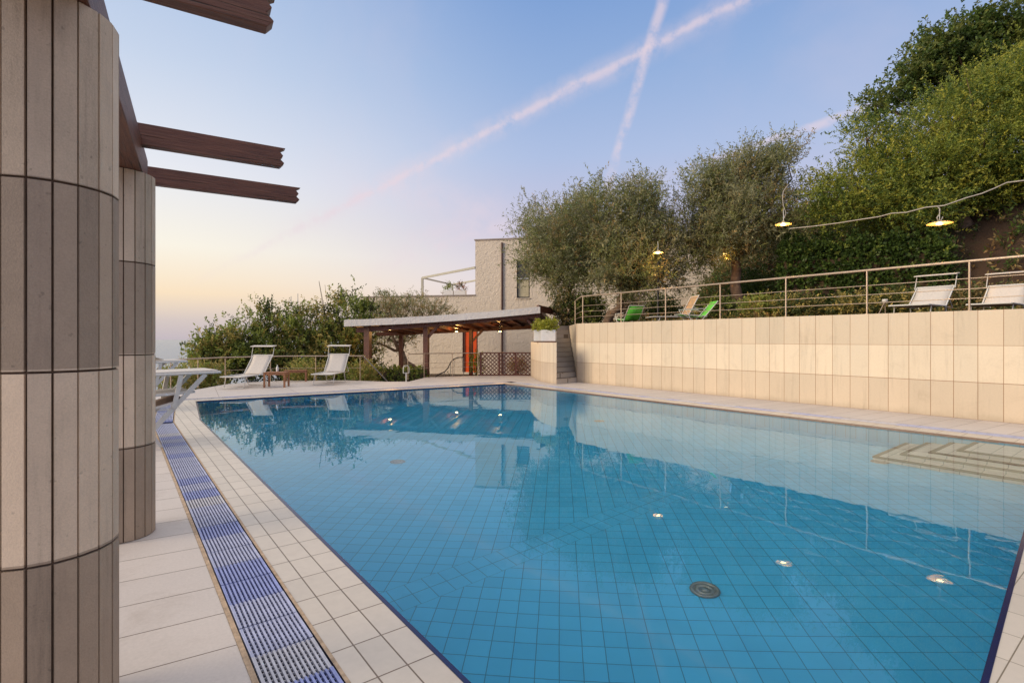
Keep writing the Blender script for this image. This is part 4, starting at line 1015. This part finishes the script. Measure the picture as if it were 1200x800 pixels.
# rocks edging the upper terrace
rk = random.Random(5)
for i, (px, py, w_) in enumerate(((1008, 367, .34), (1128, 361, .40), (1112, 363, .3), (870, 372, .3), (890, 372, .26), (1142, 356, .4), (960, 370, .28))):
    p = at(px, py, D=14.6); bm = bmesh.new(); bmesh.ops.create_icosphere(bm, subdivisions=3, radius=.5)
    for v in bm.verts:
        v.co *= 1 + .22 * math.sin(v.co.x * 9 + i * 2) * math.cos(v.co.y * 7 + i) + .12 * math.sin(v.co.z * 13 + i); v.co.x *= w_ * 1.5; v.co.y *= w_; v.co.z *= w_ * .8
    me = bpy.data.meshes.new('rock'); bm.to_mesh(me); bm.free(); me.materials.append(M['rock']); o = bpy.data.objects.new('rock', me); col.objects.link(o); o.location = (p.x, p.y, 1.88 + w_ * .28); o.rotation_euler = (0, 0, rk.uniform(0, 6))
    tag(o, 'reddish rock ' + ['behind the garden spotlight, left of the terrace loungers', 'right of the full view terrace lounger, biggest of its pair', 'behind the shade of the full view terrace lounger', 'left of the tall olive trunk at the bed edge', 'right of the tall olive trunk at the bed edge', 'between the two terrace loungers', 'below the middle of the ivy hedge'][i], 'rock', 'rocks edging the planting bed')

# ================================================================== VEGETATION
OL = dict(mats=[M['olive_a'], M['olive_b'], M['olive_c']], probs=[.45, .45, .10])
def L_(px, py, D, rx, rz, ry=None):
    p = at(px, py, D=D); return (p.x, p.y, p.z, rx, ry or rx, rz)
# broad olive
b1 = at(706, 378, D=20.6); b1.z = 1.9
tree('olive_tree', b1, at(735, 340, D=20.4), [L_(700, 268, 20.6, 1.45, 1.35), L_(740, 262, 20.2, 1.35, 1.25), L_(768, 274, 20.4, .95, 1.0), L_(720, 305, 20.0, 1.5, 1.0), L_(762, 308, 19.8, 1.3, .95), L_(688, 300, 20.8, 1.2, 1.1), L_(758, 240, 20.5, .7, .6), L_(790, 310, 19.8, .75, .8), L_(735, 325, 19.8, 1.4, .55), L_(640, 285, 20.6, .8, .8)], .20,
     'broad bushy olive tree on the terrace with a lit lamp among its branches', 'tree', dict(clump=120, cr=.32, ntw=6600, per=15, tl=.62, ll=.13, lw=.030, up=.35, out=.9, shell=.6, **OL), 'olive trees on the terrace', 21)
b2 = at(657, 374, D=23.0); b2.z = 1.6
tree('olive_tree', b2, at(668, 342, D=22.8), [L_(648, 262, 23, 1.2, 1.0), L_(668, 290, 22.8, 1.5, 1.25), L_(640, 300, 22.6, 1.1, 1.0), L_(655, 322, 22.4, 1.1, .6), L_(680, 255, 23, 1.1, .9)], .13,
     'leaning olive tree whose crown hides the tower window, beside the stair', 'tree', dict(clump=65, cr=.32, ntw=3200, per=14, tl=.62, ll=.13, lw=.030, up=.3, out=.9, shell=.6, **OL), 'olive trees on the terrace', 22)
b3 = at(864, 365, D=20.0); b3.z = 1.9
tree('olive_tree', b3, at(861, 300, D=20.0), [L_(838, 225, 20, 1.0, 1.25), L_(868, 215, 20, 1.2, 1.3), L_(905, 215, 19.8, .95, 1.45), L_(825, 262, 19.8, 1.1, 1.0), L_(865, 255, 19.6, 1.4, 1.1), L_(905, 268, 19.8, 1.1, 1.0), L_(920, 190, 20, .45, .8), L_(845, 290, 19.6, 1.3, .6), L_(815, 285, 20.2, .6, .6)], .24,
     'taller grey green olive tree with an upright crown and pale trunk', 'tree', dict(clump=115, cr=.30, ntw=5800, per=15, tl=.55, ll=.13, lw=.030, up=.7, out=.7, shell=.6, mats=OL['mats'], probs=[.5, .42, .08]), 'olive trees on the terrace', 23)
# fine-leaved green tree, right
b4 = at(1128, 300, D=18.5)
b4.z = hgt(b4.x, b4.y) - .1
tree('acacia_tree', b4, at(1126, 235, D=18.5), [L_(985, 225, 18.5, 1.0, .9), L_(1020, 205, 18.6, 1.3, 1.1), L_(1060, 175, 18.8, 1.4, 1.25), L_(1105, 140, 19, 1.5, 1.3), L_(1150, 120, 19, 1.6, 1.3), L_(1195, 105, 19, 1.6, 1.4), L_(1040, 235, 18, 1.3, .75), L_(1090, 205, 18, 1.5, 1.0), L_(1145, 180, 17.8, 1.6, 1.2), L_(1200, 165, 17.6, 1.6, 1.2), L_(1245, 110, 18.5, 1.7, 1.5), L_(985, 250, 18, .8, .5), L_(1060, 245, 17.8, 1.6, .6), L_(1120, 232, 18.4, 1.4, .6), L_(1175, 215, 18.4, 1.7, .7), L_(1010, 160, 19, .7, .6), L_(960, 235, 18.3, .5, .7)], .24,
     'large fine leaved bright green tree spreading over the hillside', 'tree', dict(clump=300, cr=.40, ntw=14500, per=17, tl=.42, ll=.085, lw=.035, up=.3, out=.8, shell=.6, mats=[M['acacia'], M['acacia_b'], M['oak']], probs=[.5, .27, .23]), None, 24, .15, 3)
b5 = at(1120, 230, D=25); b5.z = hgt(b5.x, b5.y) - .1
tree('oak_tree', b5, at(1130, 150, D=25), [L_(1032, 125, 25, .75, .6), L_(1070, 95, 25, 1.3, 1.0), L_(1095, 60, 25, 1.1, .9), L_(1130, 45, 25, 1.3, .9), L_(1175, 35, 25, 1.6, 1.1), L_(1215, 30, 25, 1.6, 1.3), L_(1120, 90, 25, 2.0, 1.5), L_(1180, 80, 25, 2.0, 1.8)], .3,
     'dark crowned oak standing above and behind the bright green tree', 'tree', dict(clump=90, cr=.42, ntw=4600, per=12, tl=.40, ll=.14, lw=.085, up=.3, out=.9, shell=.5, mats=[M['oak'], M['oak_b']], probs=[.65, .35]), None, 25)
# leaning olive behind the pavilion
b6 = at(500, 446, D=29); b6.z = -1.0
tree('olive_tree', b6, at(470, 412, D=29), [L_(448, 375, 29, 1.5, .8), L_(480, 362, 29, 1.7, .7), L_(510, 365, 29, 1.3, .5), L_(438, 400, 28.6, .9, .7), L_(470, 395, 29, 1.2, .5), L_(455, 358, 29, 1.2, .5)], .24,
     'leaning olive tree seen through the pavilion against the pale house wall', 'tree', dict(ntw=1150, per=12, tl=.5, ll=.14, lw=.035, up=.25, out=.9, shell=.6, mats=[M['olive_c'], M['olive_a'], M['olive_b']], probs=[.4, .35, .25]), None, 26, .25, 5)
# small trees shading the gap behind the pavilion end
# bushes beyond the far deck rail
BG = 'tall bushes beyond the deck railing'
BA_ = dict(up=.9, out=.6, shell=.6, clump=26, cr=.22)
specs = [
 (240, 20.5, [(0, 0, 1.1, .5, .5, .8)], 300, 'outermost low bush of the row, thin and feathery against the sea', [.55, .25, .2], .9),
 (264, 21.0, [(0, 0, 1.25, .85, .8, .9), (.3, 0, 1.9, .45, .5, .45)], 700, 'rounded reddish tipped bush behind the first white lounger', [.4, .4, .2], .8),
 (294, 21.5, [(0, 0, 1.3, .9, .8, 1.0), (.2, 0, 2.0, .4, .5, .4)], 750, 'green bush directly behind the shade panel of the first lounger', [.6, .15, .25], .8),
 (330, 22.0, [(0, 0, 1.45, 1.0, .9, 1.15), (.0, 0, 2.3, .4, .4, .5)], 950, 'tall loose bush with upright shoots behind the teak table', [.5, .3, .2], 1.1),
 (362, 22.3, [(0, 0, 1.7, 1.0, .9, 1.3), (.2, 0, 2.8, .45, .4, .5)], 1050, 'dense golden green bush behind the railing, centre of the row', [.45, .35, .2], 1.1),
 (396, 22.6, [(0, 0, 1.9, 1.0, .9, 1.5), (.35, 0, 3.5, .3, .3, .65)], 1050, 'tallest bush with a spiky leading shoot above the second lounger', [.45, .25, .3], 1.2),
 (424, 24.5, [(0, 0, 2.0, 1.0, .9, 1.5), (.2, 0, 3.2, .6, .5, .5)], 1200, 'dark green bush beneath the pavilion roof corner', [.35, .15, .5], .8)]
for i, (px, D, lb, ntw, label, pr_, tl) in enumerate(specs):
    p = at(px, 440, D=D); z0 = -.6
    lb2 = [(a * 1.0, b, c + .05, rx, ry, rz) for a, b, c, rx, ry, rz in lb] + [(0, 0, .6, lb[0][3] * 1.1, .8, .7)]
    sr_ = random.Random(i); top = max(l[2] + l[5] for l in lb2)
    lb2 += [(sr_.uniform(-.9, .9) * lb[0][3], sr_.uniform(-.4, .4), top * sr_.uniform(.74, .98) + .15, .09, .09, .34) for k in range(7)]
    shrub('tall_bush', (p.x, p.y, z0), [(a, b, c + .25, rx, ry, rz) for a, b, c, rx, ry, rz in lb2], label, 'bush', dict(ntw=ntw, per=12, tl=.42 * tl, ll=.12, lw=.055, mats=[M['bush_a'], M['bush_b'], M['bush_c']], probs=pr_, **BA_), BG, 70 + i, 14)
    # upright shoots
for i, (px, D, label) in enumerate(((225, 18.5, 'golden shrub at the foot of the railing near the sea'), (248, 18.6, 'golden brown shrub under the railing left of the first lounger'), (352, 19.8, 'yellow flowering shrub between the table and the second lounger'), (372, 19.7, 'small dry golden shrub beside the second lounger foot'), (425, 19.9, 'brownish shrub between the second lounger and the pavilion post'), (205, 17.5, 'greyish shrub below the railing next to the column'))):
    p = at(px, 445, D=D); shrub('low_shrub', (p.x, p.y, -.7), [(0, 0, .75, .55, .5, .5)], label, 'shrub', dict(ntw=330, per=10, tl=.3, ll=.08, lw=.035, mats=[M['bush_b'], M['bush_a']], probs=[.6, .4], up=.6, out=.7, shell=.6), 'low shrubs along the railing', 90 + i, 5)
# clipped low hedge behind the deck edge
pa, pb = at(398, 440, D=21.3), at(500, 440, D=20.9)
hd = empty('low_hedge', (pa.x, pa.y, -.7), math.atan2(pb.y - pa.y, pb.x - pa.x), 'low clipped green hedge behind the deck edge under the pavilion', 'hedge'); L = (pb - pa).xy.length
leaves('foliage', [(L * (i + .5) / 7, 0, .66, L / 11, .35, .42) for i in range(7)], 2600, 8, .1, .06, .04, [M['bush_a'], M['ivy'], M['lime']], hd, up=.7, shell=.35, probs=[.55, .3, .15], seed=101)
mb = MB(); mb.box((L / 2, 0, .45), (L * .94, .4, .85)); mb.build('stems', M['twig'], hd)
# ivy hedge on the terrace
pa, pb = at(915, 330, D=19.0), at(1112, 330, D=16.8); pa.z = pb.z = 0
L = (pb - pa).length; iv = empty('ivy_hedge', (pa.x, pa.y, 1.95), math.atan2(pb.y - pa.y, pb.x - pa.x), 'dense dark ivy hedge wall behind the upper terrace railing', 'hedge')
hl = []
for i in range(16):
    f = (i + .5) / 16; top = 3.25 - .3 * f + .12 * math.sin(i * 1.9)
    hl += [(L * f, .0, top * .35, L / 22, .42, top * .4), (L * f, .0, top * .72, L / 22, .45, top * .3)]
leaves('foliage', hl, 6500, 8, .14, .10, .075, [M['ivy'], M['oak'], M['bush_a']], iv, up=.1, shell=.3, probs=[.6, .34, .06], seed=102)
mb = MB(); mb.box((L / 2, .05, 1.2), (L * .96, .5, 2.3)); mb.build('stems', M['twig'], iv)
# dark shrubs along the back of the terrace
VG = 'shrubs along the back of the terrace'
for i, (px, D, rx, rz, ms, pb_, label) in enumerate((
    (668, 21.8, .75, .75, ['bush_c', 'olive_c', 'flower'], [.6, .33, .07], 'dark shrub with pale blooms at the head of the stair'),
    (690, 21.5, .8, .7, ['bush_c', 'bush_a'], [.6, .4], 'dark green shrub behind the corner post of the terrace railing'),
    (740, 22.3, .5, .75, ['flower', 'bush_a'], [.6, .4], 'pink white flowering shrub beside the first green chair'),
    (775, 23.5, 1.0, .7, ['bush_c', 'bush_a'], [.7, .3], 'dark shrub behind the tan lounger'),
    (838, 19.5, .8, .5, ['bush_c', 'bush_a'], [.5, .5], 'leafy shrub next to the reclining green chair'),
    (880, 21.0, 1.0, 1.1, ['ivy', 'oak'], [.6, .4], 'dark bush behind the taller olive trunk'),
    (890, 17.5, .7, .45, ['bush_a', 'bush_b'], [.6, .4], 'mixed green shrub at the base of the ivy hedge end'),
    (935, 16.9, .8, .45, ['bush_c', 'bush_b'], [.6, .4], 'dark low shrub before the ivy hedge'),
    (1000, 16.2, .8, .42, ['bush_b', 'bush_c'], [.5, .5], 'brownish low shrub before the middle of the ivy hedge'),
    (1060, 16.0, .8, .5, ['bush_c', 'bush_b'], [.5, .5], 'dark brown shrub behind the full view terrace lounger'),
    (1130, 15.6, .8, .5, ['olive_c', 'bush_c'], [.5, .5], 'rusty shrub between the two terrace loungers'),
    (1190, 15.0, .8, .5, ['olive_c', 'bush_c'], [.5, .5], 'rusty shrub behind the cut off terrace lounger'),
    )):
    p = at(px, 360, D=D); shrub('garden_shrub', (p.x, p.y, 1.95), [(0, 0, rz, rx, rx * .8, rz)], label, 'shrub', dict(ntw=int(520 * rx * (1 + rz)), per=10, tl=.28, ll=.09, lw=.045, mats=[M[k] for k in ms], probs=pb_, up=.4, out=.8, shell=.5), VG, 120 + i, 6)
# reddish plant before the lattice, leafy plant by the door
p = at(607, 438, z=0); shrub('potted_plant', (p.x, p.y, 0.02), [(0, 0, .28, .38, .3, .25)], 'rusty leaved plant spreading in front of the lattice fence', 'plant', dict(ntw=90, per=9, tl=.3, ll=.11, lw=.04, mats=[M['bush_b'], M['flower']], probs=[.7, .3], up=.6), None, 140, 5)
p = at(558, 440, D=21.9); shrub('potted_plant', (p.x, p.y, -.1), [(0, 0, .5, .22, .2, .4)], 'slim yellow green plant beside the orange door', 'plant', dict(ntw=80, per=9, tl=.25, ll=.09, lw=.04, mats=[M['lime'], M['bush_a']], probs=[.5, .5], up=.8), None, 141, 4)
# ground cover on the hillside and the terrace bed
def scatter(name, region, n, hfun, mats, probs, tl, ll, lw, seed, label_kind='stuff'):
    g = np.random.default_rng(seed); pts = []
    while len(pts) < n:
        x, y = g.uniform(region[0], region[1]), g.uniform(region[2], region[3])
        if hfun(x, y) is not None: pts.append((x, y, hfun(x, y)))
    lob = [(x, y, z + .08, .22, .22, .12 + .14 * g.random()) for x, y, z in pts]
    o = leaves(name, lob, n * 6, 8, tl, ll, lw, mats, None, up=.8, out=.5, probs=probs, seed=seed); return tag(o, kind=label_kind)
def inbed(x, y):
    if x < 15.2 or y > 24: return None
    return 2.0 + max(0, (x - 20.5) * .75)
scatter('terrace_ground_cover_leaves', (15.6, 20.6, -1, 20), 520, lambda x, y: 2.0 if (x > 15.6 + max(0, (y - 13) * .7) and (x > 18.3 or y > 8)) else None, [M['bush_c'], M['bush_b'], M['dry']], [.45, .25, .3], .22, .09, .04, 150)
scatter('hillside_undergrowth', (19.5, 31, -6, 26), 3600, lambda x, y: None if hgt(x, y) <= 1.9 or (y < 5.5 and x < 25 and int(x * 7 + y * 13) % 4) else hgt(x, y), [M['dry'], M['bush_c'], M['oak'], M['olive_c']], [.2, .35, .3, .15], .5, .15, .06, 151)
scatter('slope_undergrowth', (-8, 12, 19.5, 34), 800, lambda x, y: hgt(x, y) if y > 20.4 or x < 2 else None, [M['bush_a'], M['bush_c'], M['bush_b']], [.4, .4, .2], .5, .13, .05, 152)
# dry stone ledge on the slope
print('objects', len(bpy.data.objects), 'grates', nmod)

# thin masts beyond the bushes
for px, y0, lb in ((341, 347, 'thin pale mast rising above the bushes, left one of two'), (349, 344, 'thin pale mast rising above the bushes, right one of two')):
    p = at(px, y0, D=27.0); rt = empty('thin_mast', (p.x, p.y, -3), 0, lb, 'mast', 'masts beyond the bushes')
    mb = MB(); mb.tube([(0, 0, 0), (0, 0, p.z + 3)], [.04, .018], 6); mb.build('pole', M['white_metal'], rt)
